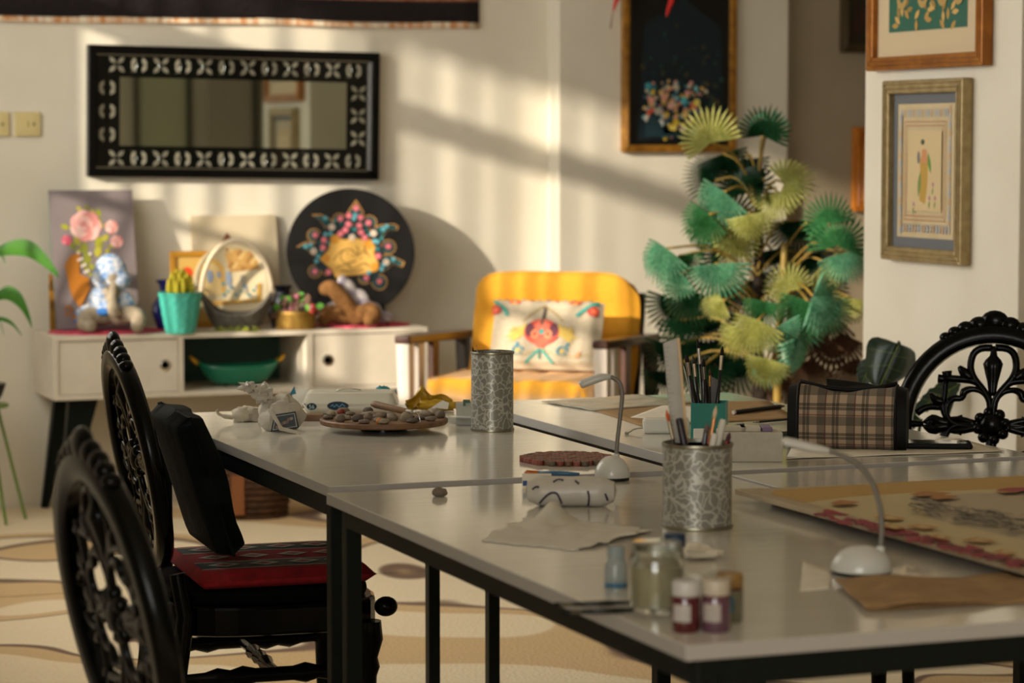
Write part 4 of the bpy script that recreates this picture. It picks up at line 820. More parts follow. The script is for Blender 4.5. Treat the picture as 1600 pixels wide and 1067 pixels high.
def LP(x, y):
    k = ((x - 1405) * 73 + (y - 537) * 35) / 81; return PD(x, y, 7.42 + .0018 * abs(k)) - bpn.location
ml = [(1405, 537), (1396, 556), (1388, 574), (1380, 592), (1370, 613)]; g = G()
right = [(1405, 537), (1428, 549), (1429, 571), (1415, 589), (1370, 613)]; left_ = [(1405, 537), (1362, 527), (1352, 562), (1356, 590), (1370, 613)]
for side in (right, left_):
    S = [Vector((x, y, 0)) for x, y in side]; mm = [Vector((x, y, 0)) for x, y in ml]
    ss = spline(S, 4); m2 = spline(mm, 4); n = len(ss); vs = []
    for i in range(n):
        for q in (0, .5, 1): p2 = m2[i].lerp(ss[i], q); w_ = 1 + (.8 * math.sin(i * 1.9) if q == 1 and 0 < i < n - 1 else 0) * .6; vs.append(LP(p2.x + w_ - 1, p2.y + w_ - 1) + FH * (-.012 * math.sin(q * math.pi)))
    g.add(vs, [(i * 3 + j, i * 3 + j + 1, i * 3 + j + 4, i * 3 + j + 3) for i in range(n - 1) for j in range(2)])
lf = g.build('leaf', m_phil, bpn, smooth=180, solid=.0008)
vn = G(); vn.tube([LP(x, y) - FH * .003 for x, y in ml], .0016, 5)
for i, (a_, b_) in enumerate((((1396, 556), (1428, 560)), ((1388, 574), (1418, 584)), ((1398, 552), (1360, 545)), ((1390, 570), (1356, 572)), ((1381, 590), (1400, 598)))): vn.tube([LP(*a_) - FH * .003, LP((a_[0] + b_[0]) / 2, (a_[1] + b_[1]) / 2) - FH * .0145, LP(*b_) - FH * .003], .0009, 4)
vn.build('vein', m_vein, lf); G().tube(spline([Vector((0, 0, .22)), Vector((-.02, 0, .4)), LP(1405, 560) + FH * .03, LP(1405, 537)], 4), .005, 6).build('stem', m_phil, bpn, smooth=180)
# drooping plant on a green stand, left edge
m_lf = M('spathe_leaf', '#2f6a22', .35, c2='#4f8a2c', sc_=10, transl=.3)
pl0 = PZ(-30, 815, 0); st = thing('plant_stand', 'green metal plant stand at the left edge of the picture', 'plant stand', pl0, VY)
u0 = dep(pl0) / FPX; m_gm = M('green_metal', '#6f8a3c', .5)
zt = PD(-20, 635, dep(pl0)).z
for an in (40, 130, 220, 310): G().tube([(.20 * math.cos(R_(an)) if an != 310 else .11, .11 * math.sin(R_(an)), 0), (.075 * math.cos(R_(an)), .075 * math.sin(R_(an)), zt)], .006, 8).build('leg', m_gm, st)
G().lathe([(.0001, 0), (.105, 0), (.11, .006), (.105, .012), (.0001, .012)], 28, (0, 0, zt)).build('tray', m_gm, st, smooth=40)
pt = thing('drooping_plant', 'potted plant with long drooping green leaves, at the left picture edge', 'potted plant', (pl0.x, pl0.y, zt + .0125), VY)
G().lathe([(.0001, 0), (.06, 0), (.085, .03), (.1, .075), (.09, .075), (.0001, .06)], 28).build('pot', M('dark_bowl', '#17130f', .5), pt, smooth=50)
b0 = pt.location.copy()
inv = Matrix.Rotation(-VY, 3, 'Z')
for (pts, wd) in (([(-20, 400), (15, 388), (45, 390), (70, 408), (92, 432)], .034), ([(-15, 470), (8, 458), (28, 468), (42, 490), (50, 512)], .032), ([(-14, 398), (-4, 392), (4, 400), (8, 412)], .012), ([(-15, 500), (0, 498), (18, 505), (34, 524)], .009), ([(0, 500), (3, 512), (6, 524)], .005), ([(-60, 420), (-80, 400), (-110, 420)], .02)):
    V = spline([inv @ (PD(x, y, dep(b0) - .05) - b0) for x, y in pts], 4); n = len(V); g = G(); vs = []
    for i, v in enumerate(V):
        hw = wd * math.sin(math.pi * min(1, (i + .6) / n)) ** .8; vs += [v + Vector((.1, 0, 1)) * hw, v + Vector((0, -.004, -.002)), v + Vector((.1, -.02, -.9)) * hw]
    g.add(vs, [(i * 3 + j, i * 3 + j + 1, i * 3 + j + 4, i * 3 + j + 3) for i in range(n - 1) for j in range(2)]); g.build('leaf', m_lf, pt, smooth=180)
    G().tube(spline([Vector((0, 0, .06)), Vector((-.02, 0, .2)), V[0]], 5), .003, 6).build('stem', m_lf, pt)
# floor basket by the cabinet
fb = PZ(392, 806, 0); bb = thing('floor_basket', 'brown wicker basket on the carpet under the console cabinet', 'basket', fb, VY); u0 = dep(fb) / FPX
m_wb = M('brown_wicker', '#5a3a20', .8, c2='#3c2614', sc_=50, bump=.6); rw = 62 * u0
for j in range(9): 
    v = j / 8; pts = [((rw * (.86 + .14 * v) + .003 * math.sin(18 * a_ + j * math.pi)) * math.cos(a_), (rw * .8 * (.86 + .14 * v)) * math.sin(a_), .008 + v * 78 * u0) for a_ in [2 * math.pi * i / 72 for i in range(73)]]
    G().tube(pts, 5.2 * u0, 6).build('wicker_strand', m_wb, bb, smooth=180)
G().lathe([(.0001, .002), (rw * .86, .002), (rw * .86, .012), (.0001, .012)], 30, sy=.8).build('base', m_wb, bb)
G().box(-.06, -.01, -rw * .87, -rw * .78, .02, 70 * u0).build('leather_tab', M('leather_tan', '#8a5228', .6), bb, bevel=.003)
# ================================================================ chair cushions
def on_chair(name, label, cat, c_): return thing(name, label, cat, c_.location.copy(), c_.rotation_euler.z)
SEAT = .4505
kp = on_chair('kilim_seat_pad', 'red kilim seat pad on the carved chair beside the far table', 'seat pad', ch2)
KM = Matrix.Translation((.02, 0, SEAT + .021))
o = cushion(.40, .41, .04, 18).build('pad', M('kilim_red', '#951018', .9, c2='#7c0c14', sc_=40), kp, smooth=180); o.matrix_basis = KM
def kmap(u, v, l):
    pr = lambda q: max(0.0, 1 - abs(2 * q - 1) ** 10) ** .5
    e = (pr(u) * pr(v)) ** .6; return KM @ Vector(((u - .5) * .40, (v - .5) * .41, .020 * (.35 + .65 * e) + .0008 + l))
mo = Motif(kmap)
def qd(u0, u1, v0, v1): return [(u0, v0), ((u0 + u1) / 2, v0), (u1, v0), (u1, (v0 + v1) / 2), (u1, v1), ((u0 + u1) / 2, v1), (u0, v1), (u0, (v0 + v1) / 2)]
for v in (.14, .68): mo.poly('#0c2226', qd(.06, .94, v, v + .2)); mo.poly('#b8b0a0', qd(.06, .94, v - .012, v)); mo.poly('#b8b0a0', qd(.06, .94, v + .2, v + .212))
for u in (.2, .42, .64, .84):
    for v in (.24, .5, .78): mo.poly('#a39a8c', [(u - .09, v), (u, v - .07), (u + .09, v), (u, v + .07)]); mo.poly('#7a1418', [(u - .05, v), (u, v - .035), (u + .05, v), (u, v + .035)])
mo.build('woven_pattern', kp)
bc_ = on_chair('leaning_cushion', 'black fabric cushion propped against the back of the kilim-padded chair', 'cushion', ch2)
Mb = Matrix.Translation((-.135, 0, .672)) @ Matrix.Rotation(R_(-17), 4, 'Y') @ Matrix.Rotation(R_(90), 4, 'Y')
def folds(u, v): return .010 * math.sin(u * 9 + math.sin(v * 7) * 2) * .5 + .004
o = cushion(.32, .37, .075, 20, folds).build('cover', M('black_velvet', '#070b0a', .8, c2='#0b1412', sc_=14, bump=.4, spec=.15), bc_, smooth=180); o.matrix_basis = Mb
# ================================================================ tin cans
def tinmat():
    m = M('patterned_tin', '#8c8a82', .38, .35); nt = m.node_tree; N = nt.nodes; L = nt.links; b = N['Principled BSDF']
    tc = N.new('ShaderNodeTexCoord'); vo = N.new('ShaderNodeTexVoronoi'); vo.feature = 'DISTANCE_TO_EDGE'; vo.inputs['Scale'].default_value = 62
    nz = N.new('ShaderNodeTexNoise'); nz.inputs['Scale'].default_value = 40; mx = N.new('ShaderNodeMixRGB'); mx.inputs[0].default_value = .03
    L.new(tc.outputs['Object'], nz.inputs['Vector']); L.new(tc.outputs['Object'], mx.inputs[1]); L.new(nz.outputs['Color'], mx.inputs[2]); L.new(mx.outputs[0], vo.inputs['Vector'])
    r = N.new('ShaderNodeValToRGB'); e = r.color_ramp.elements; e[0].position = .05; e[0].color = lin('#b9b6ac'); e[1].position = .1; e[1].color = lin('#87857c')
    L.new(vo.outputs['Distance'], r.inputs[0]); L.new(r.outputs[0], b.inputs['Base Color']); return m
m_tin = tinmat(); m_tinrim = M('tin_rim', '#8f8a78', .35, .9)
def can(label, px, py, wpx, hpx):
    t, u = tt('tin_can', label, 'tin can', px, py); r = wpx / 2 * u; h = hpx * u
    p = Vector(t.location) + FH * r; t.location = (p.x, p.y, .75); u = dep(t.location) / FPX; r = wpx / 2 * u; h = hpx * u
    pr = [(r * .97, .0), (r * .97, h - .002)]
    g = G().lathe([(.0001, .003), (r * .97, .003), (r * .97, h), (r * .94, h), (r * .94, .006), (.0001, .006)], 48); g.build('can_wall', m_tin, t, smooth=40)
    for z in (.003, h): G().lathe([(r * .95, z - .003), (r * 1.0, z - .003), (r * 1.012, z), (r * 1.0, z + .003), (r * .95, z + .003), (r * .95, z - .003)], 48).build('rim', m_tinrim, t, smooth=60)
    return t, u, r, h
c1, u1, r1, h1 = can('tall narrow tin can with a lacy silver pattern, on the far table', 769, 676, 68, 122)
c2_, u2, r2, h2 = can('squat wide tin can full of brushes and a ruler, on the nearest table', 1093, 831, 111, 130)
m_handle = {}
def brush(name, label, P0, P1, r, hc, fc='#b8b0a0', bc='#1a1410', kind=0, cat='brush', group=None):
    P0 = Vector(P0); P1 = Vector(P1); d = P1 - P0; L_ = d.length; t = thing(name, label, cat, P0, 0, group); d.normalize(); o = Vector((0, 0, 0))
    if kind == 0:   # brush, bristles at P1
        G().tube([o, d * L_ * .35, d * L_ * .74], [r * .6, r * 1.15, r * .8], 8).build('handle', pm(hc, .35), t, smooth=180)
        G().tube([d * L_ * .74, d * L_ * .9], [r * .85, r * .95], 10).build('ferrule', M('ferrule_' + fc[1:], fc, .3, .8), t, smooth=40)
        G().tube([d * L_ * .9, d * L_ * .95, d * L_], [r * .9, r * 1.05, r * .15], 8).build('bristles', pm(bc, .9), t, smooth=180)
    elif kind == 1:  # pencil or pen, tip at P1
        G().tube([o, d * L_ * .88], [r, r], 8).build('barrel', pm(hc, .35), t, smooth=30)
        G().tube([d * L_ * .88, d * L_ * .97], [r, r * .35], 8).build('cone', pm(fc, .6), t); G().tube([d * L_ * .97, d * L_], [r * .35, r * .1], 6).build('tip', pm(bc, .5), t)
        G().tube([d * -.006, o], [r * .9, r * 1.02], 8).build('end_cap', pm(bc if bc != '#1a1410' else '#cfcabb', .4), t)
    else:            # capped marker
        G().tube([o, d * L_ * .62], r, 10).build('barrel', pm(hc, .35), t, smooth=30); G().tube([d * L_ * .62, d * L_ * .98, d * L_], [r * 1.15, r * 1.1, r * .8], 10).build('cap', pm(fc, .35), t, smooth=40)
    return t
def incan(c_, u, r, h, label, x0, px, py, rr, hc, fc='#b8b0a0', bc='#1a1410', kind=0, yo=0.0, name='paintbrush', cat='brush'):
    b = Vector(c_.location); d = dep(b); top = PD(px, py, d); base = b + RV * x0 * u + FH * yo * r + Vector((0, 0, .008)); top = top + FH * yo * r * .6
    return brush(name, label, base, top, rr, hc, fc, bc, kind, cat)
incan(c1, u1, r1, h1, 'thin brown brush just showing above the tall tin can', -8, 738, 541, .0022, '#5a3a22', '#8a6a44', '#3a2c20')
incan(c1, u1, r1, h1, 'fine pencil beside the brush in the tall tin can', -4, 744, 538, .0018, '#6a4a30', '#b09a7c', '#2a2018', 1, .1, 'pencil', 'pencil')
# squat can contents
incan(c2_, u2, r2, h2, 'slim brush with an orange tip leaning left in the squat can', -8, 1041, 640, .0035, '#2a2420', '#a89a80', '#c4582c')
incan(c2_, u2, r2, h2, 'dark purple marker leaning left in the squat can', 6, 1061, 654, .0058, '#2c2228', '#241c24', '#1a1410', 2, .2, 'marker', 'marker')
incan(c2_, u2, r2, h2, 'cream wooden brush handle standing highest in the squat can', 0, 1119, 634, .0036, '#a8552a', '#c48a5a', '#d8c49c')
incan(c2_, u2, r2, h2, 'grey banded brush in the middle of the squat can', -6, 1106, 662, .0048, '#8a7a70', '#6a6a70', '#6a5a54', 0, .3)
incan(c2_, u2, r2, h2, 'teal handled knife leaning right in the squat can', 4, 1130, 655, .0058, '#1f5a5c', '#c8c4b4', '#c8c4b4', 2, -.1, 'craft_knife', 'craft knife')
incan(c2_, u2, r2, h2, 'white paint marker low in the squat can', -2, 1116, 676, .0052, '#c8c0b0', '#d8d2c4', '#c8c0b0', 2, -.35, 'marker', 'marker')
incan(c2_, u2, r2, h2, 'maroon tipped brush at the right rim of the squat can', 14, 1141, 676, .0045, '#5a1a18', '#6a2a22', '#4a2a30', 0, .2)
incan(c2_, u2, r2, h2, 'orange pencil at the back of the squat can', 2, 1110, 668, .004, '#b5652c', '#c9975c', '#5a3a28', 1, .5, 'pencil', 'pencil')
b = Vector(c2_.location); d = dep(b) + .03; ru = d / FPX
p0 = PD(1072, 825, d); p1 = PD(1047, 528, d); rl = thing('clear_ruler', 'tall translucent ruler standing in the squat tin can', 'ruler', p0); ax = (p1 - p0); w_ = RV * 11 * ru; tk = (FH + RV * .35).normalized() * .0024
g = G(); q = [Vector((0, 0, 0)) - w_, Vector((0, 0, 0)) + w_]; e1 = ax - w_ - Vector((0, 0, 8 * ru)); e2 = ax + w_
g.hexa([q[0], q[1], q[1] + tk, q[0] + tk], [e1, e2, e2 + tk, e1 + tk]); g.build('blade', M('frosted_acrylic', '#a9a294', .3, c2='#a09a8a', sc_=40, alpha=.82), rl, bevel=.0006)
G().hexa([q[1], q[1] + RV * .004, q[1] + RV * .004 + tk, q[1] + tk], [e2, e2 + RV * .004, e2 + RV * .004 + tk, e2 + tk]).build('lit_edge', M('acrylic_edge_highlight', '#c9a878', .2), rl)  # tan strip puts the ruler's orange edge highlight into its colour
g = G()
for i in range(26): o_ = ax * (.35 + i * .024) - w_; g.tube([o_ - tk * .1, o_ - tk * .1 + RV * (.006 if i % 5 else .010)], .0003, 4)
g.build('graduations', pm('#3a3a36'), rl)
# ================================================================ far table: clay work
def lumpy(c, r, seed, amp=.25, fr=2.2, nu=18, nv=11, flat=True):
    g = G().ell((0, 0, 0), (1, 1, 1), nu=nu, nv=nv); out = []
    for v in g.v:
        n = noise.noise(Vector(v) * fr + Vector((seed * 3.1, seed * 1.7, seed))) + .5 * noise.noise(Vector(v) * fr * 2.3 + Vector((seed, seed * 2, 0))); k = 1 + amp * n
        z = v[2] * k
        if flat: z = max(z, -.75)
        out.append((c[0] + v[0] * k * r[0], c[1] + v[1] * k * r[1], c[2] + z * r[2]))
    g.v = out; return g
m_bag = M('thin_white_plastic', '#d6cfc0', .35, c2='#c9c2b2', sc_=20, transl=.3, bump=.3, bsc=25)
t, u = tt('crumpled_tissue', 'crumpled white tissue at the left end of the far table', 'tissue', 384, 660)
lumpy((0, .02, 11 * u), (24 * u, .02, 14 * u), 3, .35).build('wad', M('tissue_grey', '#b3aa98', .9, c2='#a89e8a', sc_=30), t, smooth=40)
G().tube(spline([(-20 * u, 0, 8 * u), (-34 * u, 0, 10 * u), (-43 * u, 0, 14 * u), (-44 * u, 0, 20 * u)], 5), [4 * u] * 6 + [2.5 * u] * 10, 6).build('twist', M('tissue_grey', '#b3aa98'), t, smooth=60)
t, u = tt('plastic_bag', 'knotted white plastic bag with a printed card showing, on the far table', 'plastic bag', 435, 674)
lumpy((0, .03, 24 * u), (34 * u, .045, 31 * u), 8, .28, 1.9, 26, 16).build('bag_body', m_bag, t, smooth=35)
lumpy((-26 * u, .02, 58 * u), (17 * u, .018, 15 * u), 5, .6, 2.5, 18, 12, False).build('knot', m_bag, t, smooth=35)
lumpy((-47 * u, .02, 69 * u), (14 * u, .014, 8 * u), 6, .7, 2.5, 16, 10, False).build('tied_end', m_bag, t, smooth=35)
G().hexa([(-10 * u, -.036, 2 * u), (34 * u, -.03, 8 * u), (34 * u, -.028, 8 * u), (-10 * u, -.034, 2 * u)], [(-4 * u, -.026, 28 * u), (28 * u, -.02, 33 * u), (28 * u, -.018, 33 * u), (-4 * u, -.024, 28 * u)]).build('card_back', pm('#16222c'), t)
mo = Motif(lambda a_, b_, l: Vector(((-10 + 44 * a_ + (6 - 12 * a_) * b_) * u, -.0365 + .006 * a_ + .010 * b_ - l * 3, (2 + 6 * a_ + (26 - 1 * a_) * b_) * u)))
mo.poly('#9a9c98', [(.05, .08), (.95, .08), (.95, .92), (.05, .92)]); mo.poly('#3a4248', [(.09, .13), (.91, .13), (.91, .87), (.09, .87)])
for i in range(14): mo.poly(('#7a5a44', '#6a6a68', '#a8643c', '#8a8478')[i % 4], circ(.2 + (i * .23) % .65, .25 + (i * .17) % .5, .07, 8, .1))
mo.build('printed_card', t)
G().hexa([(2 * u, -.042, 12 * u), (10 * u, -.042, 8 * u), (10 * u, -.038, 8 * u), (2 * u, -.038, 12 * u)], [(-16 * u, -.030, 36 * u), (-8 * u, -.030, 38 * u), (-8 * u, -.026, 38 * u), (-16 * u, -.026, 36 * u)]).build('strap_upper', m_bag, t, bevel=.001)
G().hexa([(2 * u, -.046, 12 * u), (4 * u, -.046, 5 * u), (4 * u, -.04, 5 * u), (2 * u, -.04, 12 * u)], [(38 * u, -.056, 0), (34 * u, -.058, -2.5 * u + .003), (34 * u, -.05, -2.5 * u + .003), (38 * u, -.05, 4 * u)]).build('strap_lower', m_bag, t, bevel=.001)
t, u = tt('wipes_packet', 'plump white packet of wet wipes marked 56, behind the clay turntable', 'packet', 550, 648); 
o = cushion(150 * u, .12, 34 * u, 20).build('packet', M('packet_white', '#c8c3b2', .3, c2='#bfbaa8', sc_=8), t, smooth=180); o.location = (-4 * u, .06, 17.2 * u)
mo = Motif(lambda a_, b_, l: Vector((a_ * u, .0015 - l - .002 * (1 - ((b_ - 17) / 17) ** 2), b_ * u)))
mo.poly('#0c2c3c', circ(-63, 13, 8, 16, 5.5)); mo.build('number_oval', t)
mo = Motif(mo.mp); mo.poly('#10283c', circ(-22, 14, 17, 20, 7)); mo.line('#4f8aa8', [(-33, 13), (-30, 16), (-28, 12), (-24, 16), (-20, 12), (-15, 17), (-11, 13)], .9); mo.build('name_oval', t)
fc_ = bpy.data.curves.new('txt', 'FONT'); fc_.body = '56'; fc_.size = 9 * u; fc_.extrude = .0003; fc_.align_x = 'CENTER'
tmp = bpy.data.objects.new('tmp', fc_); COL.objects.link(tmp); dg = bpy.context.evaluated_depsgraph_get(); me = bpy.data.meshes.new_from_object(tmp.evaluated_get(dg)); bpy.data.objects.remove(tmp)
me.materials.clear(); me.materials.append(pm('#b8d0d8')); o = bpy.data.objects.new('number_print', me); COL.objects.link(o); o.parent = t; o.rotation_euler = (R_(90), 0, 0); o.location = (-63 * u, -.0025, 9.8 * u)
G().tube(spline([(-26 * u, .05, 35 * u), (-14 * u, .045, 38 * u), (0, .045, 38 * u), (12 * u, .05, 36 * u)], 4), 1.6 * u, 6, sq=(1, 2.5, .7)).build('peel_tab', M('foil', '#b8b4a8', .25, .6), t, smooth=180)
t, u = tt('folded_wrapper', 'small white and blue folded wrapper leaning behind the plastic bag', 'wrapper', 468, 641)
G().hexa([(-8 * u, 0, 8 * u), (2 * u, .0, 0), (2 * u, .01, 0), (-8 * u, .01, 8 * u)], [(-14 * u, .01, 32 * u), (14 * u, .01, 35 * u), (14 * u, .012, 35 * u), (-14 * u, .012, 32 * u)]).build('wrapper', m_white, t); G().prism([(-16, 24), (-8, 38), (-5, 26)], (0, -.001, 0), (u, 0, 0), (0, 0, u), 0, .002).build('blue_corner', pm('#2a6a80'), t)
t, u = tt('teal_packet', 'crumpled teal packet behind the clay tool', 'packet', 598, 640)
lumpy((0, .02, 18 * u), (17 * u, .012, 16 * u), 12, .35, 2.4).build('packet', M('teal_film', '#1c6a74', .3, c2='#2a8088', sc_=40, bump=.4), t, smooth=30)
G().prism([(8, 10), (22, 34), (19, 20), (25, 12)], (0, .018, 0), (u, 0, 0), (0, 0, u), 0, .002).build('torn_edge', M('teal_film', '#1c6a74'), t)
# turntable
tp = PZ(600, 671); tn = thing('clay_turntable', 'round wooden modelling turntable on a black base, covered with clay pieces', 'turntable', tp, VY); u = dep(tp) / FPX
RT = 100 * u; z0 = .014; z1 = .027
G().lathe([(.0001, 0), (.054, 0), (.054, .004), (.050, .006), (.050, z0), (.0001, z0)], 40).build('base', m_black, tn, smooth=40)
G().lathe([(.0001, z0), (RT - .003, z0), (RT, z0 + .003), (RT, z1 - .003), (RT - .003, z1), (.0001, z1)], 64).build('wheel_head', m_wood, tn, smooth=40)
random.seed(11)
m_clay = [M('clay_grey', '#77695a', .85, c2='#6a5d4f', sc_=60), M('clay_light', '#8f8270', .85, c2='#83755f', sc_=60), M('clay_dark', '#54493f', .85)]
cm = []
for i in range(7):
    k = i % 3; g = lumpy((0, 0, .75), (1, 1, 1), i, .2 if i < 4 else .12, 1.6, 14, 8); cm.append(g.mesh('clay_piece', m_clay[k], 60))
pl_ = []
for ring_, n, rr in ((0, 13, RT * .88), (1, 11, RT * .66), (2, 7, RT * .40), (3, 3, RT * .12)):
    for i in range(n):
        an = 2 * math.pi * (i + .3 * ring_) / n + random.uniform(-.1, .1); x, y = rr * math.cos(an), rr * math.sin(an)
        if ring_ < 2 and .2 * math.pi < an % (2 * math.pi) < .5 * math.pi: continue
        pl_.append((x, y))
for i, (x, y) in enumerate(pl_):
    o = bpy.data.objects.new('clay_piece', cm[i % 7]); COL.objects.link(o)
    s = random.uniform(.0105, .0155); q = tp + RV * x + FH * y; big = (i == 5)
    o.location = (q.x, q.y, tp.z + z1 + .0003); o.scale = (s * random.uniform(.9, 1.4), s * random.uniform(.8, 1.1), s * random.uniform(.35, .6)) if i % 6 else (s * .95, s * .9, s * .8); o.rotation_euler = (0, 0, random.random() * 3)
    tag(o, 'small grey lump of clay lying on the round wooden turntable', 'clay piece', 'clay lumps on the turntable')
def onwheel(px, dy, dz=0.0): return tp + RV * (px - 600) * u + FH * dy + Vector((0, 0, z1 + dz))
for px, c_, lb in ((628, '#b5702c', 'single orange bead among the grey clay lumps on the turntable'), (530, '#7a2a1c', 'single dark red bead at the left back of the turntable')):
    o = lumpy((0, 0, .006), (.009, .008, .0078), 4, .1).build('bead', pm(c_, .6)); o.location = onwheel(px - 30 if px > 600 else px, -.128 if px > 600 else .068); tag(o, lb, 'bead')
q0_ = onwheel(582, -.02, .034); q1_ = onwheel(640, -.075, .021); d_ = q1_ - q0_
tl_ = thing('modelling_tool', 'wooden-handled wire modelling tool resting across the clay on the turntable', 'tool', q0_)
G().tube([(0, 0, 0), d_ * .1, d_ * .5, d_ * .92, d_], [.006, .0085, .0075, .007, .005], 10).build('handle', M('tool_wood', '#8f7358', .5, c2='#7f6248', sc_=30), tl_, smooth=180)
G().tube([d_ * .94, d_ * 1.1], .0062, 10).build('ferrule', m_silver, tl_, smooth=40); G().tube(spline([d_ * 1.08, d_ * 1.22 + Vector((0, 0, .002)), d_ * 1.3 + Vector((0, 0, -.006)), d_ * 1.32 + Vector((0, 0, -.019))], 4), .0016, 6).build('wire_loop', m_silver, tl_, smooth=180)
t, u = tt('wooden_slat', 'short wooden slat lying between the plastic bag and turntable', 'wood slat', 484, 658)
G().box(-22 * u, 20 * u, 0, .04, 0, 10 * u).build('slat', m_wood, t, bevel=.001)
t, u = tt('yellow_wrapper', 'crumpled yellow wrapper standing behind the turntable edge', 'wrapper', 668, 643)
m_yf = M('yellow_film', '#a8801c', .3, c2='#b8952c', sc_=30, bump=.4, bsc=20)
def yw(a_, b_):
    n = noise.noise(Vector((a_ * 3, b_ * 3, 4))); return ((-34 + 72 * a_ + 6 * n) * u, .02 + .02 * noise.noise(Vector((a_ * 4, b_ * 4, 9))) - .02 * b_, (b_ * (16 + 24 * math.exp(-((a_ - .35) / .16) ** 2) + 10 * math.exp(-((a_ - .75) / .2) ** 2)) + 1.5) * u)
G().grid(yw, 16, 8).build('film', m_yf, t, smooth=25, solid=.0012)
lumpy((14 * u, .004, 9 * u), (30 * u, .018, 11 * u), 21, .4, 2.2).build('crumpled_foot', m_yf, t, smooth=30)
G().prism([(-2, -5), (14, 0), (32, -2), (34, 8), (24, 12), (10, 3)], (0, -.02, 7 * u), (u, 0, 0), (0, 0, u), 0, .0012).build('white_inside', m_white, t)
t, u = tt('acrylic_strips', 'fanned pile of clear plastic strips left of the tall tin can', 'plastic strips', 714, 662)
m_acr = M('clear_strips', '#cfcabb', .12, alpha=.55, c2='#c4c8bc', sc_=30)
for i in range(7): o = G().box(-12 * u, 26 * u, -.012, .012, 0, .0022).build('strip', m_acr, t); o.location = (0, .02 - i * .012, .0001 + i * .0035); o.rotation_euler = (0, 0, R_(-34 + i * 5))
for i in range(4): o = G().box(-3 * u, 22 * u, -.001, .001, 0, 34 * u).build('sheet', m_acr, t); o.location = (2 * u, -.03 + i * .012, .001); o.rotation_euler = (0, 0, R_(-8 + 4 * i))
G().box(10 * u, 21 * u, -.0335, -.0325, 30 * u, 40 * u).build('green_label', pm('#4a6a54'), t)
# trivet of wood slices
tp2 = PZ(887, 720); tv = thing('slice_trivet', 'flat round trivet glued from small reddish wood slices', 'trivet', tp2, VY); rs = .0082
sl_ = [G().lathe([(.0001, 0), (rs * .98, 0), (rs, .001), (rs, .008), (rs * .95, .009), (.0001, .009)], 9).mesh('wood_slice', M('slice_' + str(i), c_, .6, c2=c2v, sc_=120), 40) for i, (c_, c2v) in enumerate((('#8a4a38', '#6a3226'), ('#7a5a40', '#5f4430'), ('#94584a', '#7a4034'), ('#6a5a44', '#50443a')))]
j = 0
for a_ in range(-7, 8):
    for b_ in range(-7, 8):
        x = (a_ + b_ * .5) * rs * 2.02; y = b_ * rs * 1.75
        if x * x + y * y < .097 ** 2: inst(sl_[(a_ * 5 + b_ * 3) % 4], 'wood_slice', tv, Matrix.Translation((x, y, random.uniform(0, .0012)))); j += 1
t, u = tt('pebble', 'single small grey pebble on the nearest table near its far left corner', 'pebble', 687, 776)
lumpy((0, .005, 6.2 * u), (12 * u, .011, 8 * u), 2, .15, 1.5).build('pebble_body', m_clay[0], t, smooth=60)
# ================================================================ right far table
def sheet(name, label, cat, pts, z, mat, th=.0012, wave=.0, seed=0, part='sheet', n=14):
    P = [PZ(x, y, z) for x, y in pts]; c_ = sum(P, Vector()) / 4; t = thing(name, label, cat, (c_.x, c_.y, z))
    def fn(a_, b_):
        p = (P[0] * (1 - a_) + P[1] * a_) * (1 - b_) + (P[3] * (1 - a_) + P[2] * a_) * b_ - Vector((c_.x, c_.y, z))
        return (p.x, p.y, th + wave * (1 + noise.noise(Vector((a_ * 5 + seed, b_ * 4, seed)))) * (1 if wave else 0))
    G().grid(fn, n, n).build(part, mat, t, smooth=180, solid=th); return t
m_cling = M('cling_plastic', '#b3ab98', .25, c2='#a39b86', sc_=12, bump=.4, bsc=15)
sheet('plastic_folder', 'rumpled grey plastic sleeve near the back edge of the right far table', 'plastic sleeve', [(846, 629), (930, 643), (1085, 631), (1000, 618)], .75, m_cling, .0015, .002, 2)
sheet('kraft_sheet', 'large brown kraft sheet under the teal brush box', 'paper', [(1005, 667), (1244, 654), (1200, 626), (907, 634)], .7502, m_kraft, .0012, .0)
sheet('sketch_paper', 'pale sketch paper lying on the brown kraft sheet', 'paper', [(985, 652), (1082, 660), (1100, 636), (1040, 632)], .7516, m_paper, .0006, 0)
sheet('sketch_paper', 'white paper under the plaid pouch and phone', 'paper', [(1228, 718), (1570, 706), (1500, 686), (1240, 694)], .7502, m_paper, .0006, .0015, 4)
t, u = tt('power_adapter', 'white rounded power adapter with a thin cable, left of the teal box', 'adapter', 1042, 678)
G().box(-37 * u, 36 * u, 0, .04, 0, 24 * u).build('casing', m_white, t, bevel=.007)
G().tube(spline([(-37 * u, .02, 8 * u), (-50 * u, .02, 6 * u), (-58 * u, .0, 3 * u), (-62 * u, -.01, 2 * u)], 5), .0016, 6).build('cable', pm('#8f8a7c'), t, smooth=180); G().box(-66 * u, -60 * u, -.014, -.006, .0, .006).build('plug', pm('#8f8a7c'), t, bevel=.001)
t, u = tt('brush_box', 'teal square box holding a bunch of dark brushes', 'brush holder', 1106, 688); tb = t; bw = 27 * u; bh = 58 * u
m_teal = M('teal_card', '#0b7a6c', .5, c2='#0a7466', sc_=30); t.rotation_euler.z = VY - R_(9)
for nm, a_ in (('front', (-bw, bw, 0, .002)), ('back', (-bw, bw, 2 * bw - .002, 2 * bw))): G().box(a_[0], a_[1], a_[2], a_[3], 0, bh).build(nm, m_teal, t)
for x in (-bw, bw - .002): G().box(x, x + .002, .002, 2 * bw - .002, 0, bh).build('side', M('teal_light', '#3f9a94', .5), t)
G().box(-bw + .002, bw - .002, .002, 2 * bw - .002, 0, .003).build('floor_panel', m_teal, t)
bx0 = Vector(t.location) + FH * bw; db = dep(bx0)
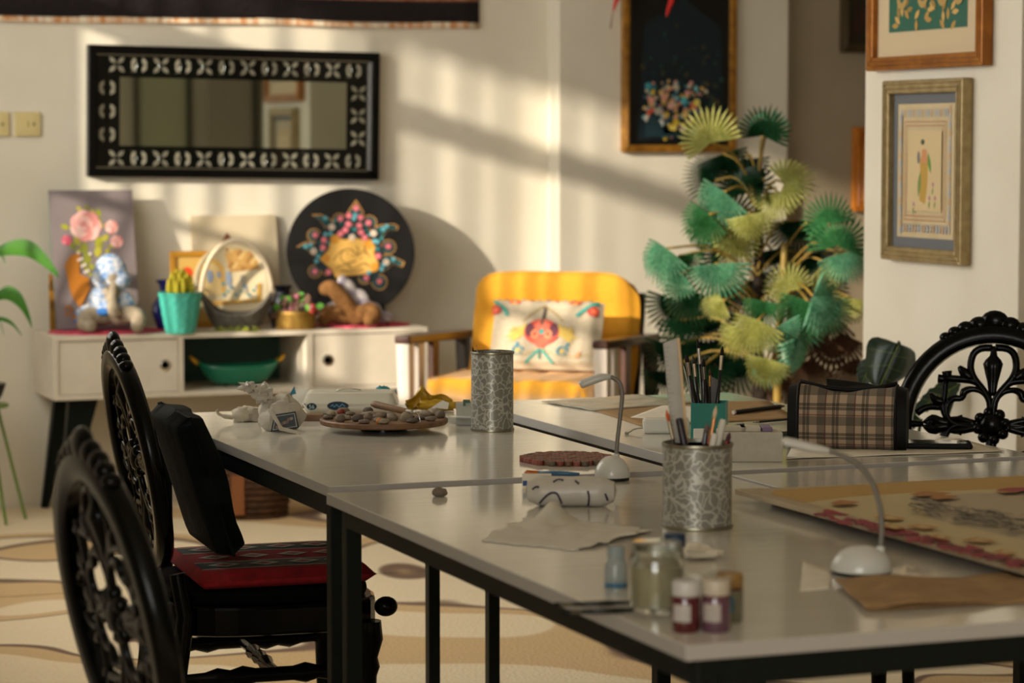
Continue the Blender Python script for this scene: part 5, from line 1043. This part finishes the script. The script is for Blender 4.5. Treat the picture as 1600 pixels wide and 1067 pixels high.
for i, (px, py, x0, r, hc, fc, bc, kd, lb) in enumerate(((1071, 552, -14, .0052, '#141210', '#8a7a6c', '#1c1612', 0, 'broad brush with a grey ferrule, leaning left in the teal box'), (1067, 568, -12, .0016, '#b0a48c', '#c8bca4', '#b0a48c', 1, 'pale skewer leaning furthest left in the teal box'), (1083, 556, -8, .0042, '#121010', '#b09884', '#2a2018', 0, 'brush with a pinkish ferrule in the teal box'), (1091, 530, 0, .004, '#141212', '#a8a094', '#14100c', 0, 'tallest dark brush in the middle of the teal box'), (1098, 560, 2, .005, '#0e0d0c', '#6a6258', '#0e0c0a', 0, 'thick black brush in the middle of the teal box'), (1109, 576, 6, .0032, '#1a1410', '#a87a3c', '#4a3018', 0, 'thin brush with a brass ferrule in the teal box'), (1113, 584, 8, .0028, '#201814', '#8a6a4c', '#2a1c14', 0, 'short thin brown brush in the teal box'), (1128, 540, 14, .0042, '#101214', '#b8a890', '#12100e', 0, 'slender brush standing at the right of the teal box'), (1078, 590, -6, .0048, '#0c0b0b', '#1c1a18', '#100e0c', 2, 'black marker low on the left of the teal box'), (1102, 596, 4, .006, '#100f0e', '#181614', '#0e0c0b', 2, 'fat black marker in the centre of the teal box'))):
    k = db / FPX; yo = ((i * 37) % 7 - 3) * .006
    brush('paintbrush' if kd == 0 else ('marker' if kd == 2 else 'skewer'), lb, bx0 + RV * x0 * k * .8 + FH * yo * .6 + Vector((0, 0, .004)), PD(px, py, db) + FH * yo, r, hc, fc, bc, kd, 'brush' if kd == 0 else ('marker' if kd == 2 else 'skewer'))
p = bx0 + RV * 6 * db / FPX; t = thing('plastic_scraper', 'grey plastic scraper standing in the teal box', 'scraper', (p.x, p.y, .7545), VY); G().prism([(-6, 2), (10, 2), (13, 88), (-2, 96)], (0, .01, 0), (u, 0, 0), (0, 0, u), 0, .0015).build('blade', M('grey_plastic', '#5c5a56', .5), t)
t, u = tt('white_eraser', 'small white block standing before the teal box', 'eraser', 1096, 696); G().box(-12 * u, 12 * u, 0, .012, 0, 26 * u).build('block', m_white, t, bevel=.002)
def lying(name, label, cat, a_, b_, r, hc, fc, bc, kd, z=.75): brush(name, label, PZ(a_[0], a_[1], z + r), PZ(b_[0], b_[1], z + r), r, hc, fc, bc, kd, cat)
lying('pen', 'fat black pen with a white end lying on the kraft sheet', 'pen', (1148, 644), (1228, 634), .0055, '#0c0c0d', '#0c0c0d', '#c8c4b8', 1, .7518)
lying('pen', 'thin dark pencil lying in front of the kraft sheet', 'pen', (1252, 653), (1176, 660), .003, '#14140f', '#8a8474', '#1a1410', 1, .7518)
lying('pen', 'short blue pen beside the white foam box', 'pen', (1136, 668), (1162, 664), .004, '#1c2f66', '#1c2f66', '#141414', 2, .7515)
t, u = tt('foam_box', 'white foam box of small parts behind the squat tin can', 'foam box', 1174, 722)
G().box(-50 * u, 49 * u, 0, .09, 0, 46 * u).build('block', M('foam_white', '#bdb8a8', .7, c2='#b5b09e', sc_=60), t, bevel=.002)
for x, c_, w2 in ((-26, '#b8b09c', 20), (0, '#c2bba8', 16), (26, '#7f6a8a', 8)): G().box((x - w2) * u, (x + w2) * u, .02, .07, 46 * u, 53 * u).build('wrapped_part', pm(c_, .6), t, bevel=.002)
# plaid pouch
m_pl = M('plaid_cloth', '#6a5a48', .85)
def plaid():
    nt = m_pl.node_tree; N = nt.nodes; L = nt.links; b = N['Principled BSDF']; tc = N.new('ShaderNodeTexCoord'); sp = N.new('ShaderNodeSeparateXYZ'); L.new(tc.outputs['Object'], sp.inputs[0]); prev = None
    col = lin('#a8927a')
    for ax_, per, wd_, ph, c_ in (('X', .062, .30, 0, '#3a3a32'), ('Z', .062, .30, .008, '#3a3a32'), ('X', .062, .10, .022, '#101a16'), ('X', .062, .10, .03, '#101a16'), ('Z', .062, .10, .03, '#101a16'), ('Z', .062, .10, .038, '#101a16'), ('X', .062, .05, .046, '#5a2420'), ('Z', .062, .05, .05, '#5a2420')):
        a1 = N.new('ShaderNodeMath'); a1.operation = 'ADD'; L.new(sp.outputs[ax_], a1.inputs[0]); a1.inputs[1].default_value = ph + 5 * per
        a2 = N.new('ShaderNodeMath'); a2.operation = 'DIVIDE'; L.new(a1.outputs[0], a2.inputs[0]); a2.inputs[1].default_value = per
        a3 = N.new('ShaderNodeMath'); a3.operation = 'FRACT'; L.new(a2.outputs[0], a3.inputs[0]); a4 = N.new('ShaderNodeMath'); a4.operation = 'LESS_THAN'; L.new(a3.outputs[0], a4.inputs[0]); a4.inputs[1].default_value = wd_
        a5 = N.new('ShaderNodeMath'); a5.operation = 'MULTIPLY'; L.new(a4.outputs[0], a5.inputs[0]); a5.inputs[1].default_value = .62
        mx = N.new('ShaderNodeMixRGB'); L.new(a5.outputs[0], mx.inputs[0])
        if prev: L.new(prev, mx.inputs[1])
        else: mx.inputs[1].default_value = col
        mx.inputs[2].default_value = lin(c_); prev = mx.outputs[0]
    L.new(prev, b.inputs['Base Color'])
plaid()
t, u = tt('plaid_pouch', 'brown tartan pencil pouch with black ends, on the right far table', 'pencil case', 1322, 704); t.rotation_euler.z = VY - R_(12)
m_bk = M('black_nylon', '#040404', .6, c2='#080808', sc_=60, spec=.25)
Lh = 76 * u
def pouch(a_, b_):
    an = 2 * math.pi * b_; x = -Lh + 2 * Lh * a_; e = abs(2 * a_ - 1); hgt = (92 + 12 * e * e) * u; 
    y = math.cos(an); z = math.sin(an); k = .062 * (1 - .35 * max(0, z)); sgn = lambda q: (abs(q) ** .55) * (1 if q > 0 else -1)
    return (x, .05 + k * sgn(y) * (1 - .05 * e), max(0, hgt * (.48 + .5 * sgn(z)) + .003 * math.sin(a_ * 11) * (1 if z > 0 else 0)))
G().grid(pouch, 22, 28).build('body', m_pl, t, smooth=180)
for s in (-1, 1):
    g = G(); pts = [pouch(1 if s > 0 else 0, i / 28) for i in range(28)]; n = 28
    g.add([(q[0], q[1], q[2]) for q in pts] + [(q[0] + s * .022, .05 + (q[1] - .05) * .93, q[2] * .96) for q in pts] + [(s * (Lh + .024), .05, 45 * u)], [(i, (i + 1) % n, n + (i + 1) % n, n + i) for i in range(n)] + [(n + i, n + (i + 1) % n, 2 * n) for i in range(n)]); g.build('end_panel', m_bk, t, smooth=60)
    G().tube([(q[0], q[1], q[2]) for q in pts] + [pts[0]], .0035, 6).build('piping', m_bk, t, smooth=180)
G().tube([(-Lh, .05, 104 * u), (-Lh * .5, .05, 95 * u), (0, .05, 92 * u), (Lh * .5, .05, 94 * u), (Lh, .05, 103 * u)], .005, 8).build('zip', m_bk, t, smooth=180)
G().hexa([(-34 * u, .052, 92 * u), (66 * u, .052, 93 * u), (66 * u, .06, 93 * u), (-34 * u, .06, 92 * u)], [(-38 * u, .075, 108 * u), (30 * u, .075, 101 * u), (30 * u, .08, 101 * u), (-38 * u, .08, 108 * u)]).build('raised_flap', m_bk, t, bevel=.002)
t, u = tt('smartphone', 'black smartphone lying flat right of the plaid pouch', 'phone', 1462, 702, .7525)
t.rotation_euler.z = VY - R_(6); G().box(-.072, .078, 0, .075, 0, .012).build('body', m_bk, t, bevel=.005); G().box(-.068, .074, .004, .071, .012, .0124).build('screen', M('phone_glass', '#0a0c0c', .05, coat=1), t)
t, u = tt('black_mouse', 'flat black case poking out left of the plaid pouch', 'case', 1234, 690); G().ell((0, .03, .0095), (22 * u, .035, .0095)).build('case_body', m_bk, t, smooth=180)
# ================================================================ nearest tables
m_wrapd = M('squiggle_wrap', '#b9b3a6', .35)
t, u = tt('wrapped_roll', 'white roll wrapped in film with dark squiggles, on the nearest table', 'roll', 891, 794); t.rotation_euler.z = VY - R_(4)
RR = 25 * u
def roll(a_, b_):
    an = 2 * math.pi * b_; x = (-68 + 136 * a_) * u; e = 1 - .35 * max(0, abs(2 * a_ - 1) - .7) / .3; n = .1 * noise.noise(Vector((a_ * 5, math.cos(an) * 1.2, math.sin(an) * 1.2)))
    return (x, .03 + RR * 1.05 * e * (1 + n) * math.cos(an), RR * .98 + RR * .96 * e * (1 + n * .6) * math.sin(an) - (RR * .05))
g = G().grid(roll, 26, 24)
for a_ in (0, 1):
    pts = [roll(a_, i / 24) for i in range(24)]; g.add(pts + [((-72 if a_ == 0 else 72) * u, .03, RR)], [(i, (i + 1) % 24, 24) if a_ == 0 else ((i + 1) % 24, i, 24) for i in range(24)])
g.v = [(x, y, max(0.0004, z)) for x, y, z in g.v]; g.build('wrapping', m_wrapd, t, smooth=50)
mo = Motif(lambda a_, b_, l: (lambda P, C_: P + (P - C_).normalized() * (.0008 + l))(Vector(roll(a_, b_)), Vector(((-68 + 136 * a_) * u, .03, RR))))
for l_ in ([(.14, .62), (.2, .55), (.27, .5), (.34, .5), (.38, .56), (.40, .62)], [(.14, .66), (.2, .7), (.22, .76)], [(.7, .47), (.715, .53), (.71, .6), (.7, .66)], [(.9, .5), (.92, .56), (.93, .6)], [(.06, .46), (.1, .43), (.14, .44)], [(.5, .74), (.53, .70), (.56, .74)], [(.8, .73), (.83, .70)], [(.3, .38), (.36, .34), (.42, .36)], [(.55, .36), (.6, .40)]):
    mo.line('#3a3240', [(v[0], v[1]) for v in spline([Vector((a_, b_, 0)) for a_, b_ in l_], 4)], .012)
mo.build('squiggles', t)
lying('paintbrush', 'blue brush with an orange ferrule lying behind the white roll', 'brush', (905, 741), (819, 738), .005, '#3f6a8c', '#b5652c', '#b5652c', 0)
t, u = tt('paper_packet', 'small white paper packet standing behind the white roll', 'packet', 836, 768); G().box(-20 * u, 26 * u, .03, .045, 0, 24 * u).build('packet', m_paper, t, bevel=.001); G().box(-19 * u, -12 * u, .029, .03, 6 * u, 14 * u).build('blue_mark', pm('#2a4a7a'), t)
def lamp(label, px, py, rx, hb, neck, head, rad):
    t, u = tt('desk_lamp', label, 'desk lamp', px, py); t.location += FH * rx * u * .9; t.location.z = .75; u = dep(t.location) / FPX; r = rx * u; h = hb * u; oy = 0
    G().lathe([(.0001, 0), (r * .93, 0), (r * .95, h * .14), (.0001, h * .14)], 36).build('base_pad', pm('#121412'), t)
    G().lathe([(r, h * .14)] + [(r * math.cos(R_(a_)) ** .9 if a_ < 90 else .0001, h * .16 + h * .84 * math.sin(R_(a_))) for a_ in range(0, 91, 10)], 40).build('base_dome', M('lamp_white', '#c4c3ba', .3, coat=.3), t, smooth=60)
    V = spline([Vector(((x - px) * u, y_, (py - y - 0) * u)) for x, y, y_ in neck], 6); G().tube(V, .0042, 8).build('gooseneck', M('lamp_grey', '#77736a', .4, .4), t, smooth=180)
    G().lathe([(.0001, 0), (.0065, 0), (.0065, .012), (.005, .014), (.0001, .014)], 14, V[0] - Vector((0, 0, .006))).build('socket', M('lamp_white', '#c4c3ba'), t, smooth=40)
    H_ = spline([Vector(((x - px) * u, y_, (py - y) * u)) for x, y, y_ in head], 4); G().tube(H_, [rad * (.55 + .45 * min(1, i / 4)) * (1 if i < len(H_) - 1 else .7) for i in range(len(H_))], 12, sq=(1, 1.5, .8)).build('lamp_head', M('lamp_white', '#c4c3ba'), t, smooth=180)
lamp('small white gooseneck lamp between the trivet and the squat can', 958, 753, 28, 38, [(964, 719, .01), (966, 690, .01), (971, 645, .01), (973, 618, .01), (968, 600, .01), (955, 592, .01)], [(955, 592, .01), (940, 593, .01), (922, 599, .01), (907, 605, .01)], .010)
lamp('white gooseneck lamp standing by the painted drawing board', 1352, 903, 48, 44, [(1381, 868, .0), (1383, 835, .0), (1380, 800, .0), (1366, 758, .0), (1340, 728, .0), (1300, 710, .0)], [(1300, 710, .0), (1275, 706, .0), (1250, 700, .0), (1226, 695, .0)], .009)
# tissue sheet with a raised peak
P = [PZ(x, y) for x, y in ((752, 846), (905, 862), (1030, 830), (842, 806))]; cS = sum(P, Vector()) / 4
t = thing('tissue_sheet', 'thin white tissue spread flat with one corner raised, before the white roll', 'tissue', cS)
def ts(a_, b_):
    p = (P[0] * (1 - a_) + P[1] * a_) * (1 - b_) + (P[3] * (1 - a_) + P[2] * a_) * b_ - cS; eg = max(abs(2 * a_ - 1), abs(2 * b_ - 1)) ** 4 * .022; p = p + Vector((eg * noise.noise(Vector((a_ * 7, b_ * 7, 1))), eg * noise.noise(Vector((a_ * 7, b_ * 7, 5))), 0))
    return (p.x, p.y, .0015 + .006 * (1 + noise.noise(Vector((a_ * 9, b_ * 7, 2)))) * math.sin(math.pi * min(1, max(0, b_ * 1.0))) + .034 * math.exp(-((a_ - .22) / .08) ** 2 - ((b_ - .78) / .2) ** 2))
G().grid(ts, 30, 22).build('sheet', M('tissue_white', '#e0dacb', .85, transl=.2), t, smooth=180, solid=.0006)
# drawing board with painted paper
zb = .773
B = [(1150, 768), (1760, 940), (1790, 728), (1197, 772)]
Q = [PZ(x, y, zb) for x, y in ((1150, 765), (1800, 950), (1990, 812), (1240, 742))]
Q = [PZ(1148, 764, zb), PZ(1640, 900, zb), PZ(1810, 738, zb), PZ(1204, 762, zb)]
cB = sum(Q, Vector()) / 4; db_ = thing('drawing_board', 'large drawing board with a red, ochre and charcoal painted sheet', 'drawing board', (cB.x, cB.y, .75))
lo = [q - cB + Vector((0, 0, zb - .75)) for q in Q]
g = G(); g.hexa([q - Vector((0, 0, .009)) for q in lo], lo); g.build('board', M('board_cream', '#a89678', .6, c2='#a08e70', sc_=20), db_, bevel=.001)
cI = sum(lo, Vector()) / 4; ins = [cI + (q - cI) * .8 for q in lo]
g = G(); g.hexa([Vector((q.x, q.y, 0)) for q in ins], [Vector((q.x, q.y, zb - .75 - .009)) for q in ins]); g.build('support_block', m_dark, db_)
mo = Motif(lambda a_, b_, l: PZ(a_, b_, zb + .0004 + l) - db_.location)
mo.poly('#a8853e', [(1206, 772), (1207, 766), (1400, 753), (1600, 743), (1640, 741), (1640, 756), (1560, 764), (1450, 768), (1330, 776), (1260, 786)])
mo.poly('#b5a377', [(1258, 785), (1330, 776), (1450, 768), (1560, 764), (1640, 758), (1640, 888), (1560, 868), (1440, 836), (1340, 808)])
mo.poly('#a39478', [(1420, 778), (1520, 770), (1640, 772), (1640, 850), (1560, 835), (1460, 812)])
random.seed(5)
for i in range(70):
    q = i / 70; x = 1285 + 330 * q + random.uniform(-6, 6); y = 800 + 84 * q + random.uniform(-5, 8); w_ = random.uniform(8, 20); mo.poly(random.choice(('#7a0a1c', '#860f24', '#6a0816', '#8c1a2c')), [(x - w_, y - 2), (x - 6, y - 4), (x + 4, y - 1.5), (x + w_, y + 1.5), (x + w_ * .6, y + 3), (x, y + 1.2), (x - w_ * .6, y + 2)])
for x, y, w_ in ((1390, 808, 26), (1440, 822, 28), (1530, 843, 30), (1570, 862, 20), (1470, 838, 18), (1395, 822, 20)): mo.poly('#a8762e', [(x - w_, y), (x - 5, y - 4), (x + w_, y + 2), (x + 4, y + 5)]); mo.poly('#b8a272', [(x - w_ * .5, y), (x, y - 2), (x + w_ * .6, y + 2), (x, y + 2.5)])
for x, y, w_ in ((1455, 771, 34), (1320, 785, 24), (1580, 766, 24), (1475, 776, 24)): mo.poly('#9a6424', [(x - w_, y + 1), (x - w_ * .3, y - 4), (x + w_, y - 1), (x + w_ * .4, y + 3), (x - w_ * .5, y + 4)])
mo.poly('#8a1a26', [(1555, 765), (1575, 762), (1640, 760), (1640, 764), (1580, 768)])
for i in range(80):
    x = 1415 + random.random() * 190; y0 = 783 + (x - 1415) * .17 + random.uniform(-8, 12); mo.line(random.choice(('#4a4640', '#5c564c', '#6f675a', '#3a3632')), [(x, y0), (x + random.uniform(-14, 14), y0 + random.uniform(-4, 6)), (x + random.uniform(5, 30), y0 + random.uniform(0, 8))], random.uniform(.3, .8))
mo.build('painted_sheet', db_)
# jars and bottles in the foreground
def jar(name, label, px, py, wpx, hpx, parts, cat='jar'):
    t, u = tt(name, label, cat, px, py); r = wpx / 2 * u; p = Vector(t.location) + FH * r; t.location = (p.x, p.y, .75); u = dep(t.location) / FPX; parts(t, u, wpx / 2 * u, hpx * u); return t
m_water = M('milky_water', '#a89d80', .15, c2='#a0957a', sc_=8)
def wj(t, u, r, h):
    G().lathe([(.0001, 0), (r * .85, 0), (r * .97, h * .06), (r, h * .2), (r, h * .72), (r * .93, h * .82), (r * .88, h * .86), (r * .88, h), (r * .84, h), (r * .84, h * .86), (r * .93, h * .72), (r * .93, h * .1), (.0001, h * .06)], 44).build('glass', m_glass, t, smooth=50)
    G().lathe([(.0001, h * .065), (r * .90, h * .1), (r * .925, h * .2), (r * .925, h * .66), (.0001, h * .66)], 40).build('water', M('cloudy_water', '#b0a588', .1, alpha=.95), t, smooth=50)
    for z in (.9, .96): G().lathe([(r * .87, h * z), (r * .9, h * z + .001), (r * .9, h * z + .003), (r * .87, h * z + .004)], 40).build('thread', m_glass, t, smooth=60)
jar('water_jar', 'open glass jar of cloudy brush water', 1029, 962, 88, 108, wj)
def paint(col, lab, lidc):
    def f(t, u, r, h):
        G().lathe([(.0001, 0), (r * .92, 0), (r, h * .06), (r, h * .62), (r * .9, h * .7), (.0001, h * .7)], 32).build('jar_body', M('paint_' + col[1:] + '_g', col, .15, coat=.6), t, smooth=50)
        G().lathe([(r * .93, h * .66), (r * .97, h * .66), (r * .97, h * .71), (.0001, h * .71)], 32).build('collar', pm('#4a1420', .4), t, smooth=40)
        G().lathe([(.0001, h * .71), (r * .95, h * .71), (r * .98, h * .74), (r * .98, h * .95), (r * .9, h), (.0001, h)], 32).build('lid', M('lid_' + lidc[1:], lidc, .4), t, smooth=50)
        g = G(); n = 8; A = [R_(-150 + 75 * i / n) for i in range(n + 1)]; g.add([(r * 1.01 * math.cos(a_), r * 1.01 * math.sin(a_), z) for z in (h * .22, h * .56) for a_ in A], [(i, i + 1, n + 2 + i, n + 1 + i) for i in range(n)]); g.build('label', pm(lab, .6), t)
    return f
jar('paint_jar', 'dark red paint jar with a white lid, nearest in the foreground', 1073, 990, 46, 80, paint('#4a0a10', '#a8a29a', '#b5b2ac'))
jar('paint_jar', 'purple-based paint jar with a cream lid beside the red one', 1120, 990, 46, 82, paint('#5a3a46', '#a39a90', '#b0a694'))
jar('paint_jar', 'ochre lidded glass paint jar behind the purple one', 1141, 974, 44, 76, paint('#6a6650', '#1f5f70', '#8a6a38'))
def bt(t, u, r, h):
    G().lathe([(.0001, 0), (r, 0), (r, h * .55), (r * .8, h * .68), (r * .72, h * .7), (r * .72, h), (.0001, h)], 28).build('bottle_body', M('smoky_clear', '#8f9a98', .1, alpha=.6), t, smooth=50)
    G().lathe([(r * 1.01, h * .06), (r * 1.01, h * .14)], 28).build('blue_band', pm('#1f5a7a', .4), t, smooth=180); G().lathe([(.0001, h * .72), (r * .78, h * .72), (r * .78, h * 1.01), (.0001, h * 1.01)], 24).build('cap', M('clear_cap', '#9aa6a4', .15, alpha=.6), t, smooth=40)
jar('small_bottle', 'small clear plastic bottle left of the water jar', 963, 922, 36, 66, bt, 'bottle')
def gl(t, u, r, h):
    G().lathe([(.0001, 0), (r * .85, 0), (r * .85, h * .7), (.0001, h * .7)], 24).build('bottle_body', pm('#b8b4a4', .3), t, smooth=50); G().lathe([(.0001, h * .7), (r, h * .7), (r * 1.02, h * .74), (r, h * .98), (r * .9, h), (.0001, h)], 28).build('cap', pm('#0f2f48', .4), t, smooth=50)
jar('glue_bottle', 'bottle with a dark blue cap behind the water jar', 1055, 905, 34, 70, gl, 'bottle')
t, u = tt('crumpled_paper', 'crumpled white paper twist behind the blue-capped bottle', 'paper', 1082, 878)
lumpy((0, .03, 10 * u), (46 * u, .02, 13 * u), 17, .5, 2.4).build('wad', m_paper, t, smooth=30); lumpy((-58 * u, .03, 13 * u), (22 * u, .014, 14 * u), 23, .5, 2.6).build('end', m_paper, t, smooth=30)
lying('paintbrush', 'dark brush lying left of the water jar, the farther of two', 'brush', (985, 941), (862, 945), .0035, '#0f1412', '#6a665c', '#0f1010', 0)
lying('paintbrush', 'dark brush lying left of the water jar, the nearer of two', 'brush', (990, 953), (880, 957), .004, '#0d1210', '#5a584e', '#0c0c0c', 0)
# folded brown paper and white card by the lamp
P = [PZ(x, y) for x, y in ((1352, 958), (1680, 940), (1575, 902), (1303, 913))]; cS = sum(P, Vector()) / 4; t = thing('brown_paper', 'folded piece of brown wrapping paper at the near table edge', 'paper', cS)
def bpf(a_, b_):
    p = (P[0] * (1 - a_) + P[1] * a_) * (1 - b_) + (P[3] * (1 - a_) + P[2] * a_) * b_ - cS
    return (p.x, p.y, .003 + .005 * (1 + noise.noise(Vector((a_ * 5, b_ * 3, 7)))) + .004 * math.sin(a_ * 7))
G().grid(bpf, 24, 12).build('upper_fold', m_kraft, t, smooth=180, solid=.0012)
def bpf2(a_, b_):
    q = bpf(a_, b_ * .9 + .02); return (q[0] + .006, q[1] - .002, q[2] * .25 + .0008)
G().grid(bpf2, 16, 8).build('lower_fold', m_kraft, t, smooth=180, solid=.0008)
P2 = [PZ(x, y) for x, y in ((1250, 924), (1296, 920), (1300, 893), (1254, 892))]; cS2 = sum(P2, Vector()) / 4; t = thing('paper_card', 'small white card curling up left of the lamp base', 'paper', cS2)
def cdf(a_, b_):
    p = (P2[0] * (1 - a_) + P2[1] * a_) * (1 - b_) + (P2[3] * (1 - a_) + P2[2] * a_) * b_ - cS2; return (p.x, p.y, .001 + .016 * b_ * b_ * (1 - a_) )
G().grid(cdf, 10, 10).build('card', m_paper, t, smooth=180, solid=.0008)
# ================================================================ shelving opposite the mirror, seen only as its reflection
def RF(px, yv):
    p = PY(px, 175, 0.0); d = ray(px, 175); k = -yv / d.y; return p.x + d.x * k
ys = -9.0; su = thing('display_shelving', 'black shelving with pale panels reflected in the wall mirror', 'shelving', (0, ys, 0))
def span(n, a_, b_, z0, z1, m, y0=0.0, y1=.02): return G().box(RF(a_, ys), RF(b_, ys), y0, y1, z0, z1).build(n, m, su)
for a_, b_ in ((207, 214), (289, 298), (392, 398), (433, 440), (461, 467), (501, 508), (541, 548)): span('upright', a_, b_, 0, 2.6, m_steel, -.25, .03)
span('shelf', 392, 548, 1.02, 1.06, m_steel, -.25, .02); span('shelf', 392, 548, .5, .53, m_steel, -.25, .02)
span('back_panel', 170, 207, 0, 2.6, M('panel_grey', '#e2dfd2', .8), -.02, .0); span('back_panel', 214, 289, 0, 2.6, M('panel_green_grey', '#d0d6bc', .8), -.02, .0); span('back_panel', 467, 501, 1.06, 2.6, M('panel_beige', '#e0d6c0', .8), -.02, 0)
span('back_panel', 398, 433, 1.06, 2.6, M('panel_sage', '#d0d6bc', .8), -.24, -.22); span('back_panel', 440, 461, 1.06, 2.6, M('panel_beige', '#e0d6c0'), -.24, -.22)
x = RF(322, ys); xe = RF(390, ys); i = 0
cu_ = thing('sheer_curtain', 'white sheer curtain panel reflected in the middle of the wall mirror', 'curtain', (0, ys, 0)); g = G(); n = 60
g.grid(lambda u, v: (x + (xe - x) * u, .015 + .02 * math.sin(u * 40), .02 + 2.6 * v), n, 2).build('panel', M('sheer_white', '#ece8dc', .8, transl=.4), cu_, smooth=180, solid=.002)
